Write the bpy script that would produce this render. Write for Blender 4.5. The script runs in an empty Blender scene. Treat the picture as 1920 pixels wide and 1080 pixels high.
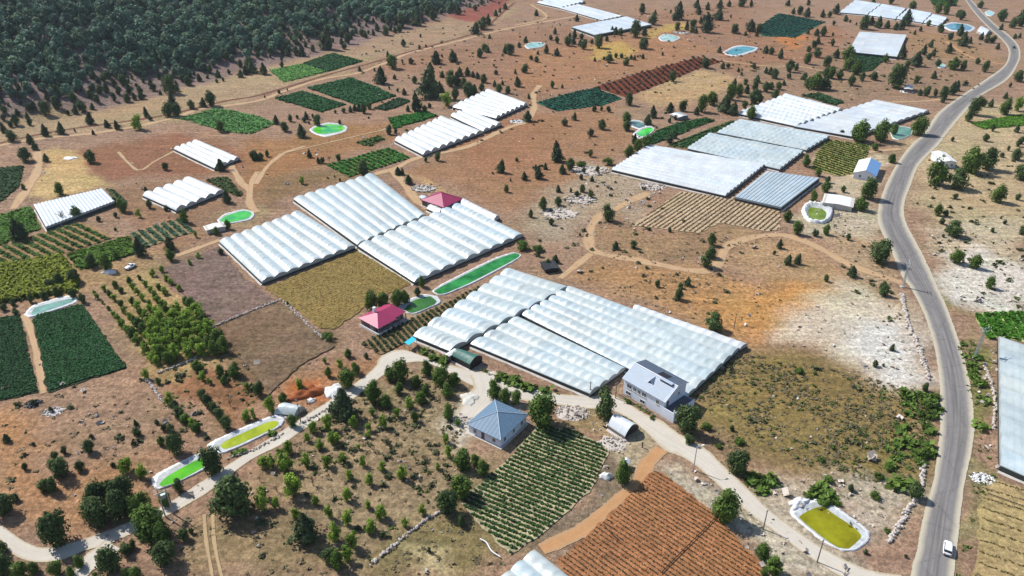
import bpy, bmesh, math, random
import numpy as np
from mathutils import Vector, Quaternion
random.seed(7); RNG = np.random.default_rng(11)
SC = bpy.context.scene; COL = SC.collection
R = math.radians
# ------------------------------------------------------------------ camera geometry (drone over the valley)
CH, PITCH, FPX = 132.0, R(29.7), 1403.0
CP, SP = math.cos(PITCH), math.sin(PITCH)
SUN = Vector((-0.59, 0.37, 0.74)).normalized()

def smooth(a, b, x):
    t = np.clip((x-a)/(b-a), 0, 1); return t*t*(3-2*t)
def hill_s(x, y):
    return (x+289)*(-.846) + (y-410)*.534 + 8
def height(x, y):
    x = np.asarray(x, float); y = np.asarray(y, float)
    s = hill_s(x, y); p = np.maximum(s, 0)
    hill = .40*p*p/(p+40.)
    hill = hill + np.minimum(p/60., 1)*(2.2*np.sin(x/23.+y/61.)+1.6*np.sin(y/17.-x/43.)+.8*np.sin(x/9.+y/11.))
    und = .35*np.sin(x/31.+1)*np.sin(y/37.+.5)+.3*np.sin((x+y)/53.)+.12*np.sin(x/13.-y/17.)
    return hill + und
def hz(x, y): return float(height(x, y))
_T = np.concatenate([np.linspace(90, 700, 1200), np.linspace(701, 3000, 1200)])
def ray(px, py):
    u = (px-960)/FPX; v = (540-py)/FPX
    return u, CP+v*SP, -SP+v*CP
def G(px, py, zo=0.):
    """the place on the ground (plus zo) seen at that spot of the photograph"""
    dx, dy, dz = ray(px, py)
    z = CH+_T*dz; g = height(_T*dx, _T*dy)+zo
    k = np.nonzero(z <= g)[0]
    if len(k) == 0: t = 3000.
    elif k[0] == 0: t = _T[0]
    else:
        i = k[0]; a = z[i-1]-g[i-1]; b = g[i]-z[i]; t = _T[i-1]+(_T[i]-_T[i-1])*a/(a+b)
    return Vector((t*dx, t*dy, CH+t*dz))
def proj(x, y, z):
    rz = z-CH; d = y*CP-rz*SP; v = y*SP+rz*CP
    return 960+FPX*x/d, 540-FPX*v/d, d
def zat(x, y, py):
    """height above datum of a point over (x, y) that shows at row py"""
    lo, hi = -5., 60.
    for _ in range(40):
        m = (lo+hi)/2
        if proj(x, y, m)[1] > py: lo = m
        else: hi = m
    return lo
def vpx(x, y):
    """pixels of the photograph per metre of height there"""
    z = hz(x, y); return max(.5, proj(x, y, z)[1]-proj(x, y, z+1)[1])
def obs(r, g, b, k=.745):
    f = lambda c: (c/255/12.92 if c/255 <= .04045 else ((c/255+.055)/1.055)**2.4)
    return (f(r)*k*.955, f(g)*k*1.045, f(b)*k*1.05)
# ------------------------------------------------------------------ objects
def link(o, parent=None):
    COL.objects.link(o)
    if parent: o.parent = parent
    return o
def tag(o, label, cat=None, group=None, kind=None):
    o['label'] = label
    if cat: o['category'] = cat
    if group: o['group'] = group
    if kind: o['kind'] = kind
    return o
def empty(name, loc, label, cat, group=None, rz=0):
    o = bpy.data.objects.new(name, None); o.location = loc; o.rotation_euler.z = rz; o.empty_display_size = .5
    link(o); tag(o, label, cat, group); return o
def obm(name, bm, mats, parent=None, smoothed=False, off=None):
    """links a bmesh as one object; world coordinates are made relative to the parent"""
    if off is None and parent is not None: off = parent.location
    if off is not None: bmesh.ops.translate(bm, verts=bm.verts, vec=-Vector(off))
    me = bpy.data.meshes.new(name); bm.to_mesh(me); bm.free()
    if smoothed: me.polygons.foreach_set('use_smooth', [True]*len(me.polygons))
    for m in (mats if isinstance(mats, (list, tuple)) else [mats]): me.materials.append(m)
    o = bpy.data.objects.new(name, me); link(o, parent)
    if parent is None and off is not None: o.location = off
    return o
def mesh_np(name, V, F, mats, smoothed=False, mi=None):
    V = np.asarray(V, np.float32); F = np.asarray(F, np.int32); k = F.shape[1]
    me = bpy.data.meshes.new(name); me.vertices.add(len(V)); me.vertices.foreach_set('co', V.ravel())
    me.loops.add(F.size); me.loops.foreach_set('vertex_index', F.ravel())
    me.polygons.add(len(F)); me.polygons.foreach_set('loop_start', np.arange(0, F.size, k, dtype=np.int32))
    me.polygons.foreach_set('use_smooth', np.full(len(F), smoothed))
    if mi is not None: me.polygons.foreach_set('material_index', np.asarray(mi, np.int32))
    for m in (mats if isinstance(mats, (list, tuple)) else [mats]): me.materials.append(m)
    me.update(calc_edges=True); me.validate(); return me
def onp(name, V, F, mats, parent=None, smoothed=False, mi=None):
    V = np.asarray(V, float)
    off = np.array(parent.location) if parent else V.mean(0)
    o = bpy.data.objects.new(name, mesh_np(name, V-off, F, mats, smoothed, mi)); link(o, parent)
    if parent is None: o.location = off
    return o
def grid_faces(nu, nv):
    i, j = np.meshgrid(np.arange(nu-1), np.arange(nv-1), indexing='ij'); a = (i*nv+j).ravel()
    return np.stack([a, a+nv, a+nv+1, a+1], 1)
def quads_np(C, S, Nn, asp=1.):
    """leaf-like quads: centres C, half sizes S, normals Nn"""
    n = len(C); Nn = Nn/np.linalg.norm(Nn, axis=1, keepdims=True)
    r = RNG.normal(size=(n, 3)); U = np.cross(Nn, r); U /= np.linalg.norm(U, axis=1, keepdims=True)+1e-9
    W = np.cross(Nn, U); S = np.asarray(S).reshape(-1, 1); U = U*S; W = W*S*asp
    V = np.stack([C-U-W*.6, C+U*.8-W, C+U+W*.7, C-U*.7+W], 1).reshape(-1, 3)
    return V, np.arange(4*n).reshape(-1, 4)
# ------------------------------------------------------------------ materials
def nd(nt, t, ins=None, **props):
    n = nt.nodes.new(t)
    for k, v in props.items(): setattr(n, k, v)
    for k, v in (ins or {}).items():
        s = n.inputs[k]
        if isinstance(v, bpy.types.NodeSocket): nt.links.new(v, s)
        else: s.default_value = v
    return n
def mth(nt, op, a, b=0., c=False):
    n = nd(nt, 'ShaderNodeMath', {0: a, 1: b}, operation=op); n.use_clamp = c; return n.outputs[0]
def mixc(nt, f, a, b, bt='MIX'):
    n = nd(nt, 'ShaderNodeMix', data_type='RGBA', blend_type=bt)
    for i, v in ((0, f), (6, a), (7, b)):
        s = n.inputs[i]
        if isinstance(v, bpy.types.NodeSocket): nt.links.new(v, s)
        elif i == 0: s.default_value = v
        else: s.default_value = (*v[:3], 1)
    return n.outputs[2]
def noise(nt, vec, scale, det=3., rough=.6):
    return nd(nt, 'ShaderNodeTexNoise', {'Vector': vec, 'Scale': scale, 'Detail': det, 'Roughness': rough}).outputs['Fac']
def ramp(nt, f, a, b, lo=0., hi=1.):
    n = nd(nt, 'ShaderNodeMapRange', {'Value': f, 'From Min': a, 'From Max': b, 'To Min': lo, 'To Max': hi}); n.clamp = True; return n.outputs[0]
def newmat(name):
    m = bpy.data.materials.new(name); m.use_nodes = True; nt = m.node_tree; b = nt.nodes['Principled BSDF']
    return m, nt, b
def bump(nt, b, h, st, dist=.1):
    n = nd(nt, 'ShaderNodeBump', {'Height': h, 'Strength': st, 'Distance': dist}); nt.links.new(n.outputs[0], b.inputs['Normal'])
def gray(nt, f):
    return nd(nt, 'ShaderNodeCombineColor', {0: f, 1: f, 2: f}).outputs[0]
def mat(name, col, rough=.8, var=.2, scale=.6, bmp=0., metal=0., spec=.3, stripes=None, tint=None):
    m, nt, b = newmat(name); p = nd(nt, 'ShaderNodeNewGeometry').outputs['Position']
    n1 = noise(nt, p, scale, 4.); n2 = noise(nt, p, scale*7, 3.)
    f = mth(nt, 'ADD', mth(nt, 'MULTIPLY', n1, .6), mth(nt, 'MULTIPLY', n2, .4))
    k = ramp(nt, f, .3, .7, 1-var, 1+var)
    c = mixc(nt, 1., col, gray(nt, k), 'MULTIPLY')
    if tint: c = mixc(nt, ramp(nt, noise(nt, p, scale*.35, 3.), .45, .65), c, tint)
    if stripes:
        w = nd(nt, 'ShaderNodeTexWave', {'Scale': stripes[0], 'Distortion': 0.}, wave_type='BANDS', bands_direction='X')
        tc = nd(nt, 'ShaderNodeTexCoord'); nt.links.new(tc.outputs['UV' if len(stripes) > 2 else 'Object'], w.inputs['Vector'])
        bump(nt, b, w.outputs['Fac'], stripes[1], .05)
    elif bmp: bump(nt, b, f, bmp, .15)
    nt.links.new(c, b.inputs['Base Color'])
    b.inputs['Roughness'].default_value = rough; b.inputs['Metallic'].default_value = metal; b.inputs['Specular IOR Level'].default_value = spec
    return m
def leafmat(name, c1, c2, trans=.15):
    m, nt, b = newmat(name); g = nd(nt, 'ShaderNodeNewGeometry'); oi = nd(nt, 'ShaderNodeObjectInfo')
    f = mth(nt, 'ADD', mth(nt, 'MULTIPLY', g.outputs['Random Per Island'], .65), mth(nt, 'MULTIPLY', oi.outputs['Random'], .35))
    c = mixc(nt, f, c1, c2)
    n = noise(nt, g.outputs['Position'], .5, 3.)
    c = mixc(nt, 1., c, gray(nt, ramp(nt, n, .3, .7, .75, 1.25)), 'MULTIPLY')
    nt.links.new(c, b.inputs['Base Color']); b.inputs['Roughness'].default_value = .75; b.inputs['Specular IOR Level'].default_value = .2
    if trans:
        t = nd(nt, 'ShaderNodeBsdfTranslucent', {'Color': c}); mx = nd(nt, 'ShaderNodeMixShader', {0: trans})
        nt.links.new(b.outputs[0], mx.inputs[1]); nt.links.new(t.outputs[0], mx.inputs[2])
        nt.links.new(mx.outputs[0], nt.nodes['Material Output'].inputs[0])
    return m
M = {}
M['juniper'] = leafmat('juniper_foliage', (.028, .050, .020), (.10, .138, .056))
M['oak'] = leafmat('oak_foliage', (.032, .062, .018), (.12, .175, .052))
M['broad'] = leafmat('broadleaf_foliage', (.036, .078, .012), (.140, .220, .034))
M['orchard'] = leafmat('orchard_foliage', (.085, .175, .016), (.33, .46, .06), .3)
M['dry'] = leafmat('dry_twigs', (.10, .065, .04), (.20, .14, .08), 0)
M['pine'] = leafmat('forest_foliage', (.046, .104, .070), (.15, .245, .155))
def tree_tone(m):
    nt = m.node_tree; b = nt.nodes['Principled BSDF']; s = b.inputs['Base Color'].links[0].from_socket; p = nd(nt, 'ShaderNodeNewGeometry').outputs['Position']
    vo = nd(nt, 'ShaderNodeTexVoronoi', {'Vector': nd(nt, 'ShaderNodeMapping', {'Vector': p, 'Scale': (1., 1., .3)}).outputs[0], 'Scale': .15}); sp = nd(nt, 'ShaderNodeSeparateColor', {0: vo.outputs['Color']})
    c = mixc(nt, 1., s, gray(nt, ramp(nt, sp.outputs[0], 0., 1., .6, 1.5)), 'MULTIPLY'); c = mixc(nt, ramp(nt, sp.outputs[1], .6, 1., 0., .6), c, mixc(nt, 1., c, (1.35, 1.05, .6), 'MULTIPLY'))
    nt.links.new(c, b.inputs['Base Color'])
tree_tone(M['pine'])
M['bark'] = mat('bark', (.12, .085, .06), .9, .3, 3.)
def ground_like(name, attr=True, col=(.3, .2, .13), rockf=0., var=1.):
    """dry soil: broad and fine mottling, pale stones and dark dry weeds"""
    m, nt, b = newmat(name); p = nd(nt, 'ShaderNodeNewGeometry').outputs['Position']
    if attr:
        base = nd(nt, 'ShaderNodeAttribute', attribute_name='soil').outputs['Color']
        sp = nd(nt, 'ShaderNodeSeparateColor', {0: nd(nt, 'ShaderNodeAttribute', attribute_name='cover').outputs['Color']})
        rock, scrub = sp.outputs[0], sp.outputs[1]
    else:
        base = nd(nt, 'ShaderNodeRGB').outputs[0]; base.default_value = (*col, 1)
        rock = nd(nt, 'ShaderNodeValue').outputs[0]; rock.default_value = rockf
        scrub = nd(nt, 'ShaderNodeValue').outputs[0]; scrub.default_value = .15*var
    n0 = noise(nt, p, .018, 4.); n1 = noise(nt, p, .09, 4., .65); n2 = noise(nt, p, .5, 4., .7); n3 = noise(nt, p, 2.2, 4., .8)
    f = mth(nt, 'ADD', mth(nt, 'MULTIPLY', n1, .30), mth(nt, 'ADD', mth(nt, 'MULTIPLY', n2, .38), mth(nt, 'MULTIPLY', n3, .32)))
    c = mixc(nt, 1., base, gray(nt, ramp(nt, f, .38, .62, 1-.30*var, 1+.27*var)), 'MULTIPLY')
    c = mixc(nt, 1., c, gray(nt, ramp(nt, noise(nt, p, .75, 2., .5), .34, .66, 1-.26*var, 1+.22*var)), 'MULTIPLY')
    c = mixc(nt, 1., c, gray(nt, ramp(nt, noise(nt, p, 1.9, 1., .5), .34, .66, 1-.20*var, 1+.18*var)), 'MULTIPLY')
    c = mixc(nt, ramp(nt, noise(nt, p, .033, 5., .65), .50, .60, 0., .55*var), c, mixc(nt, 1., c, (.90, .98, .86), 'MULTIPLY'))
    c = mixc(nt, ramp(nt, n0, .46, .66, 0., .28*var), c, mixc(nt, 1., c, (1.12, .88, .74), 'MULTIPLY'))
    c = mixc(nt, ramp(nt, noise(nt, p, .05, 4.), .52, .68, 0., .45*var), c, mixc(nt, 1., c, (.80, .86, .93), 'MULTIPLY'))
    sv = nd(nt, 'ShaderNodeMapping', {'Vector': p, 'Rotation': (0, 0, .25), 'Scale': (.035, .42, .3)}).outputs[0]
    c = mixc(nt, 1., c, gray(nt, ramp(nt, noise(nt, sv, 1., 5., .65), .36, .64, 1-.16*var, 1+.14*var)), 'MULTIPLY')
    # dry weeds
    w1 = noise(nt, p, .8, 5., .75); w2 = noise(nt, p, .07, 2.)
    wf = mth(nt, 'MULTIPLY', ramp(nt, mth(nt, 'ADD', w1, mth(nt, 'MULTIPLY', mth(nt, 'SUBTRACT', w2, .5), .35)), .53, .60), mth(nt, 'MULTIPLY', scrub, .85), True)
    c = mixc(nt, wf, c, mixc(nt, n2, (.075, .060, .028), (.15, .125, .055)))
    # pale limestone showing through, and its cracks
    vo = nd(nt, 'ShaderNodeTexVoronoi', {'Vector': p, 'Scale': 1.1, 'Randomness': 1.}, feature='F1')
    sm = mth(nt, 'LESS_THAN', vo.outputs['Distance'], mth(nt, 'MULTIPLY', mth(nt, 'SUBTRACT', noise(nt, p, .22, 3.), .32), mth(nt, 'MULTIPLY', rock, 1.7)))
    c = mixc(nt, mth(nt, 'MULTIPLY', sm, .8), c, mixc(nt, n3, (.34, .28, .23), (.66, .60, .53)))
    nt.links.new(c, b.inputs['Base Color']); b.inputs['Roughness'].default_value = .95; b.inputs['Specular IOR Level'].default_value = .1
    bump(nt, b, mth(nt, 'ADD', f, mth(nt, 'MULTIPLY', sm, .25)), .8, .9)
    return m
M['ground'] = ground_like('dry_valley_soil')
def ribbon_mat(name, base, side, edge=.16, tracks=0., dark=.6, pat=.3, cut=.30):
    """a road surface: paler dusty margins, worn wheel bands, ragged edges"""
    m, nt, b = newmat(name); p = nd(nt, 'ShaderNodeNewGeometry').outputs['Position']
    uv = nd(nt, 'ShaderNodeSeparateXYZ', {0: nd(nt, 'ShaderNodeTexCoord').outputs['UV']}); u = uv.outputs[0]; v = uv.outputs[1]
    e = mth(nt, 'SUBTRACT', .5, mth(nt, 'ABSOLUTE', mth(nt, 'SUBTRACT', u, .5)))
    n1 = noise(nt, p, .25, 5., .65); n2 = noise(nt, p, 1.6, 4., .7)
    nn = mth(nt, 'ADD', mth(nt, 'MULTIPLY', n1, .6), mth(nt, 'MULTIPLY', n2, .4))
    c = mixc(nt, 1., base, gray(nt, ramp(nt, nn, .3, .7, 1-pat, 1+pat)), 'MULTIPLY')
    if tracks:
        st = nd(nt, 'ShaderNodeCombineXYZ', {0: mth(nt, 'MULTIPLY', u, 14.), 1: mth(nt, 'MULTIPLY', v, .03)})
        s1 = noise(nt, st.outputs[0], 1., 4., .6)
        bd = mth(nt, 'MULTIPLY', ramp(nt, e, edge*.7, edge*2.2), ramp(nt, s1, .42, .62))
        c = mixc(nt, mth(nt, 'MULTIPLY', bd, tracks), c, tuple(x*dark for x in base))
        vo = nd(nt, 'ShaderNodeTexVoronoi', {'Vector': p, 'Scale': .07}, feature='DISTANCE_TO_EDGE')
        ck = mth(nt, 'LESS_THAN', mth(nt, 'ADD', vo.outputs['Distance'], mth(nt, 'MULTIPLY', mth(nt, 'SUBTRACT', n2, .5), .12)), .008)
        c = mixc(nt, mth(nt, 'MULTIPLY', ck, .35 if tracks > .7 else 0.), c, tuple(x*.45 for x in base))
    sf = ramp(nt, mth(nt, 'ADD', e, mth(nt, 'MULTIPLY', mth(nt, 'SUBTRACT', nn, .5), .25)), edge*.5, edge*1.2, 1., 0.)
    c = mixc(nt, sf, c, mixc(nt, n2, tuple(x*.8 for x in side), tuple(x*1.15 for x in side)))
    nt.links.new(c, b.inputs['Base Color']); b.inputs['Roughness'].default_value = .9; b.inputs['Specular IOR Level'].default_value = .2
    bump(nt, b, nn, .3, .15)
    a = mth(nt, 'GREATER_THAN', mth(nt, 'ADD', e, mth(nt, 'MULTIPLY', mth(nt, 'SUBTRACT', nn, .5), cut)), .035)
    nt.links.new(a, b.inputs['Alpha'])
    return m
M['asphalt'] = ribbon_mat('worn_grey_asphalt', obs(148, 138, 134), obs(212, 194, 170), .19, .9, .58, .16, .14)
M['lane'] = ribbon_mat('pale_concrete_lane', obs(224, 206, 190), obs(208, 184, 154), .14, .45, .8, .11, .22)
M['track'] = ribbon_mat('dirt_track', obs(210, 168, 128), obs(194, 154, 118), .22, .75, .74, .16, .5)
M['redtrack'] = ribbon_mat('red_dirt_track', obs(206, 150, 104), obs(196, 152, 114), .22, .6, .8, .18, .45)
M['rut'] = ribbon_mat('wheel_rut', obs(198, 164, 124), obs(190, 158, 120), .3, 0, .8, .2, .7)
def film(name, c, c2, rough=.32, sc=.35):
    m, nt, b = newmat(name); p = nd(nt, 'ShaderNodeNewGeometry').outputs['Position']
    n1 = noise(nt, p, sc, 4., .6); n2 = noise(nt, p, .045, 3.)
    cc = mixc(nt, ramp(nt, n1, .38, .66), c, c2)
    cc = mixc(nt, 1., cc, gray(nt, ramp(nt, n2, .35, .65, .9, 1.04)), 'MULTIPLY')
    at = nd(nt, 'ShaderNodeAttribute', attribute_name='panel').outputs['Color']
    cc = mixc(nt, 1., cc, at, 'MULTIPLY')
    nt.links.new(cc, b.inputs['Base Color']); nt.links.new(ramp(nt, n1, .3, .7, rough-.06, rough+.12), b.inputs['Roughness'])
    b.inputs['Specular IOR Level'].default_value = .75
    bump(nt, b, noise(nt, p, 1.1, 3., .6), .25, .2)
    return m
M['film'] = film('greenhouse_film', (.52, .58, .58), (.42, .50, .50), .27)
M['film_bright'] = film('bright_greenhouse_film', (.62, .65, .66), (.52, .57, .59), .42)
M['film_net'] = film('shade_net', (.54, .60, .64), (.47, .54, .58), .6)
M['film_grey'] = film('greyed_plastic', (.42, .50, .54), (.35, .43, .47), .5)
M['film_end'] = film('end_wall_film', (.42, .44, .44), (.30, .33, .32), .5)
M['side'] = mat('side_net_and_inner_shade', (.05, .06, .055), .8, .4, 1.2)  # dark netting; on side walls the tone also stands for the shaded interior
M['gap'] = mat('black_gutter', (.04, .045, .045), .7, .3, 1.)
M['green_tarp'] = film('green_tarpaulin', (.03, .16, .12), (.02, .10, .08), .55, 1.)
M['turq'] = mat('turquoise_tarpaulin', (.04, .50, .68), .5, .12, 1.)
M['liner'] = mat('white_pond_liner', (.66, .66, .66), .55, .30, 1.0, 1.)
M['liner_in'] = mat('stained_inner_liner', (.46, .48, .48), .5, .35, .9, 1., tint=(.34, .36, .33))
M['roof_pink'] = mat('crimson_sheet_roof', (.36, .045, .115), .45, .10, 1., stripes=None)
M['roof_grey'] = mat('blue_grey_sheet_roof', (.125, .205, .29), .42, .10, .8)
M['roof_silver'] = mat('silver_corrugated_roof', (.40, .46, .53), .5, .10, 1., metal=.0, spec=.3)
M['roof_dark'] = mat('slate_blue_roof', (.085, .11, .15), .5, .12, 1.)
M['roof_blue'] = mat('bright_blue_roof', (.17, .34, .60), .45, .10, 1.)
M['roof_white'] = mat('pale_roof', (.70, .70, .67), .6, .12, 1.)
M['wall_white'] = mat('white_render', (.70, .74, .82), .85, .10, .8)
M['wall_brown'] = mat('brown_wall_with_shade', (.16, .10, .09), .85, .2, 1.)  # dark brown; shade on the crimson houses' walls is in this colour
M['trim'] = mat('white_trim', (.78, .78, .78), .5, .05, 1.)
M['glass'] = mat('dark_window_glass', (.02, .025, .035), .12, .2, 2., spec=.6)
M['concrete'] = mat('concrete', (.50, .46, .42), .9, .2, 1.)
M['shade_dark'] = mat('house_shade', (.10, .10, .12), .7, .2, 1.)  # shade put into the colour of terrace floor and dormer openings
M['wood'] = mat('grey_wood', (.20, .17, .15), .85, .2, 2.)
M['steel'] = mat('galvanised_steel', (.40, .44, .44), .5, .15, 2., metal=.3)
M['stone'] = mat('pale_limestone', (.50, .44, .38), .95, .3, 1.2, .5)
M['black'] = mat('black_plastic_and_shade', (.018, .018, .02), .55, .3, 2.)  # black plastic; also paints shade in the open shed end and roof recess
M['carwhite'] = mat('white_car_paint', (.82, .82, .83), .22, .02, 1., spec=.6)
M['carblack'] = mat('black_car_paint', (.02, .02, .022), .25, .05, 1., spec=.6)
M['rubber'] = mat('tyre_rubber', (.02, .02, .02), .85, .2, 3.)
M['redlamp'] = mat('red_lamp', (.45, .02, .02), .2, .05, 3.)
M['scrub'] = leafmat('scrub_foliage', (.035, .048, .018), (.12, .13, .055), .1)
M['stones'] = leafmat('scattered_stones', (.36, .30, .25), (.70, .63, .55), 0)
M['weeds'] = leafmat('dry_weeds', (.085, .07, .035), (.25, .205, .11), 0)
M['greenweeds'] = leafmat('green_weeds', (.06, .09, .02), (.20, .23, .06), .2)
def water(name, c, c2):
    m, nt, b = newmat(name); p = nd(nt, 'ShaderNodeNewGeometry').outputs['Position']
    cc = mixc(nt, ramp(nt, noise(nt, p, .16, 5., .65), .38, .62), tuple(x*.8 for x in c), tuple(x*1.15 for x in c2))
    nt.links.new(cc, b.inputs['Base Color']); b.inputs['Roughness'].default_value = .12; b.inputs['IOR'].default_value = 1.33
    bump(nt, b, noise(nt, p, 2.5, 2.), .05, .05)
    return m
SUN_S, SKY_S, EXPO, HAZE = 4.6, .11, .36, .00006
# ------------------------------------------------------------------ the ground: one sheet to the horizon, soil colours by district
TINTS = [  # outline in the photograph, soil colour, softness (m), limestone, dry scrub
 ([(-200,-40),(960,-10),(640,92),(480,128),(250,190),(-200,260)], (150,122,114), 6, .30, .45),
 ([(-200,260),(250,190),(480,132),(640,95),(860,35),(960,0),(960,30),(700,118),(500,178),(340,222),(-200,300)], (182,150,116), 5, .05, .25),
 ([(835,30),(900,10),(965,-20),(950,10),(930,30),(885,45)], (158,92,78), 4, 0, .05),
 ([(640,95),(850,35),(900,45),(870,65),(700,115)], (176,142,114), 5, .05, .15),
 ([(960,60),(1400,0),(1420,60),(1330,105),(1150,160),(1000,195),(850,150),(690,120)], (168,124,98), 18, .10, .30),
 ([(960,100),(1250,60),(1350,95),(1150,150),(980,170)], (178,128,94), 12, .05, .15),
 ([(1100,92),(1165,78),(1205,92),(1160,108),(1110,110)], (200,158,92), 3, 0, .15),
 ([(1205,70),(1240,45),(1290,40),(1285,55),(1240,62),(1215,72)], (200,158,92), 3, 0, .15),
 ([(1190,180),(1310,130),(1375,140),(1372,160),(1290,190),(1210,200)], (196,158,116), 5, 0, .15),
 ([(1340,100),(1440,40),(1580,50),(1580,110),(1480,150),(1380,140)], (170,122,94), 10, .10, .4),
 ([(1460,70),(1500,62),(1520,75),(1470,95)], (205,130,80), 3, 0, .1),
 ([(1700,60),(1800,70),(1890,110),(1870,130),(1760,110),(1700,100)], (172,132,98), 10, .1, .3),
 ([(1560,110),(1890,115),(1790,180),(1600,185),(1400,190),(1400,130)], (166,130,104), 10, .1, .4),
 ([(130,290),(330,250),(480,280),(560,270),(540,310),(420,330),(280,330),(200,345)], (158,108,82), 8, .03, .2),
 ([(60,290),(130,270),(200,350),(210,352),(60,385),(60,340)], (208,170,118), 3, 0, .12),
 ([(480,260),(740,225),(760,262),(640,290),(520,340),(480,400),(440,330)], (170,122,84), 8, .02, .22),
 ([(520,330),(610,315),(655,335),(560,370),(490,385),(470,360)], (150,116,84), 6, .03, .35),
 ([(740,320),(860,290),(990,225),(1150,190),(1190,260),(1100,330),(1000,390),(940,400),(850,350),(790,350)], (172, 126, 94), 10, .03, .15),
 ([(820,250),(985,215),(1050,240),(1000,300),(900,320)], (172,122,90), 8, 0, .1),
 ([(1000,400),(1100,300),(1160,310),(1230,350),(1180,420),(1120,400),(1090,450),(1000,450)], (184,158,132), 8, .55, .25),
 ([(1130,400),(1190,420),(1450,435),(1350,500),(1150,490)], (174,134,102), 6, .15, .35),
 ([(1060,520),(1110,480),(1330,515),(1480,520),(1400,640),(1180,560)], (186,140,98), 8, .05, .25),
 ([(1330,560),(1450,520),(1560,520),(1530,640),(1420,640)], (210,150,92), 10, 0, .08),
 ([(1380,455),(1480,445),(1600,510),(1580,540),(1480,520),(1370,500)], (190,150,112), 6, .1, .25),
 ([(1500,560),(1600,530),(1690,560),(1740,700),(1640,710),(1560,660),(1480,650)], (224,200,174), 8, .6, .18),
 ([(1600,610),(1690,600),(1735,715),(1650,700)], (232,218,206), 6, .75, .1),
 ([(1560,420),(1650,430),(1680,500),(1700,620),(1640,560),(1560,470)], (190,156,122), 6, .4, .35),
 ([(1500,390),(1640,400),(1645,450),(1520,440)], (200,178,150), 5, .65, .3),
 ([(1540,290),(1660,290),(1640,390),(1560,360)], (206,180,150), 5, .4, .2),
 ([(1310,690),(1400,660),(1560,690),(1740,735),(1755,850),(1700,930),(1560,880),(1400,860),(1300,800)], (152,126,78), 8, .06, .75),
 ([(1450,920),(1560,870),(1720,930),(1670,1020),(1600,930),(1480,950)], (200,180,158), 6, .75, .45),
 ([(1380,930),(1460,900),(1560,930),(1640,1070),(1560,1040)], (196,176,152), 4, .55, .45),
 ([(1240,880),(1300,870),(1500,1010),(1640,1100),(1440,1090),(1430,1040),(1340,950)], (206,186,162), 4, .7, .35),
 ([(1700,260),(1800,200),(1930,190),(1930,420),(1760,420),(1710,360)], (200,170,132), 10, .35, .25),
 ([(1720,420),(1930,400),(1930,590),(1820,590),(1760,500)], (206,182,152), 8, .5, .25),
 ([(1760,480),(1850,470),(1930,520),(1930,580),(1820,585)], (226,212,198), 6, .8, .12),
 ([(1790,560),(1825,590),(1850,700),(1870,880),(1835,1000),(1820,1090),(1800,1090),(1815,900),(1830,760)], (140,130,72), 3, .2, .7),
 ([(1780,590),(1820,590),(1840,640),(1820,650)], (176,136,110), 3, .3, .3),
 ([(1820,880),(1870,880),(1840,1090),(1800,1090)], (164,142,104), 3, .5, .5),
 ([(-20,690),(160,600),(270,700),(400,840),(300,900),(0,960)], (172,134,108), 8, .18, .25),
 ([(-20,770),(70,760),(130,830),(60,860),(130,930),(60,960),(0,900)], (192,136,94), 8, .05, .12),
 ([(0,930),(250,880),(300,930),(150,1000),(40,1000)], (186,136,98), 6, .1, .2),
 ([(280,690),(430,670),(500,760),(390,830)], (160,112,80), 4, .03, .4),
 ([(165,540),(300,505),(410,610),(440,665),(290,700),(265,690)], (184,150,104), 3, .1, .4),
 ([(310,505),(410,462),(455,520),(515,565),(405,612),(350,560)], (150,116,98), 2, .12, .3),
 ([(405,612),(520,567),(560,590),(630,650),(560,690),(500,745),(440,660)], (140,108,82), 3, .08, .45),
 ([(500,750),(620,690),(720,640),(760,660),(640,760),(560,770)], (182,132,96), 4, .1, .4),
 ([(560,740),(640,715),(640,750),(570,765)], (196,112,64), 3, 0, .05),
 ([(480,860),(620,770),(760,690),(870,720),(880,820),(870,930),(790,1000),(690,1070),(600,1000),(480,900)], (166,138,106), 5, .05, .5),
 ([(340,960),(480,930),(590,1000),(690,1090),(330,1090)], (160,132,98), 6, .03, .35),
 ([(690,1060),(870,950),(960,1040),(1000,1040),(930,1090),(690,1090)], (146,124,84), 4, .08, .5),
 ([(800,1030),(850,1035),(900,1090),(820,1090)], (196,172,130), 4, .1, .1),
 ([(850,740),(880,700),(940,705),(950,750),(880,800),(860,830)], (222,204,184), 3, .2, .05),
 ([(1120,790),(1240,800),(1240,850),(1180,900),(1140,850)], (196,172,140), 4, .45, .3),
 ([(860,820),(940,860),(1020,800),(1080,770),(1140,780),(1140,840),(1000,790),(860,940)], (170,142,104), 3, .2, .35),
 ([(1140,845),(1200,900),(1010,1030),(960,1040),(1110,915)], (140,118,96), 3, .4, .5),
 ([(740,540),(830,540),(830,590),(760,600)], (176,150,122), 3, .3, .3),
 ([(790,360),(740,320),(760,318),(830,370),(800,392)], (200,158,114), 2, .1, .05),
 ([(400,395),(480,385),(480,430),(400,440)], (170,140,104), 4, .1, .3),
 ([(200,360),(300,340),(420,370),(400,440),(250,420)], (160,120,92), 5, .06, .3),
 ([(260,400),(340,395),(400,440),(330,480),(270,470)], (172,128,100), 4, .1, .2),
 ([(0,520),(160,480),(310,470),(310,510),(170,540),(100,560)], (176,138,100), 5, .15, .3),
]
def wpoly(poly): return np.array([tuple(G(max(-400, min(2300, a)), b))[:2] for a, b in poly])
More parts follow.
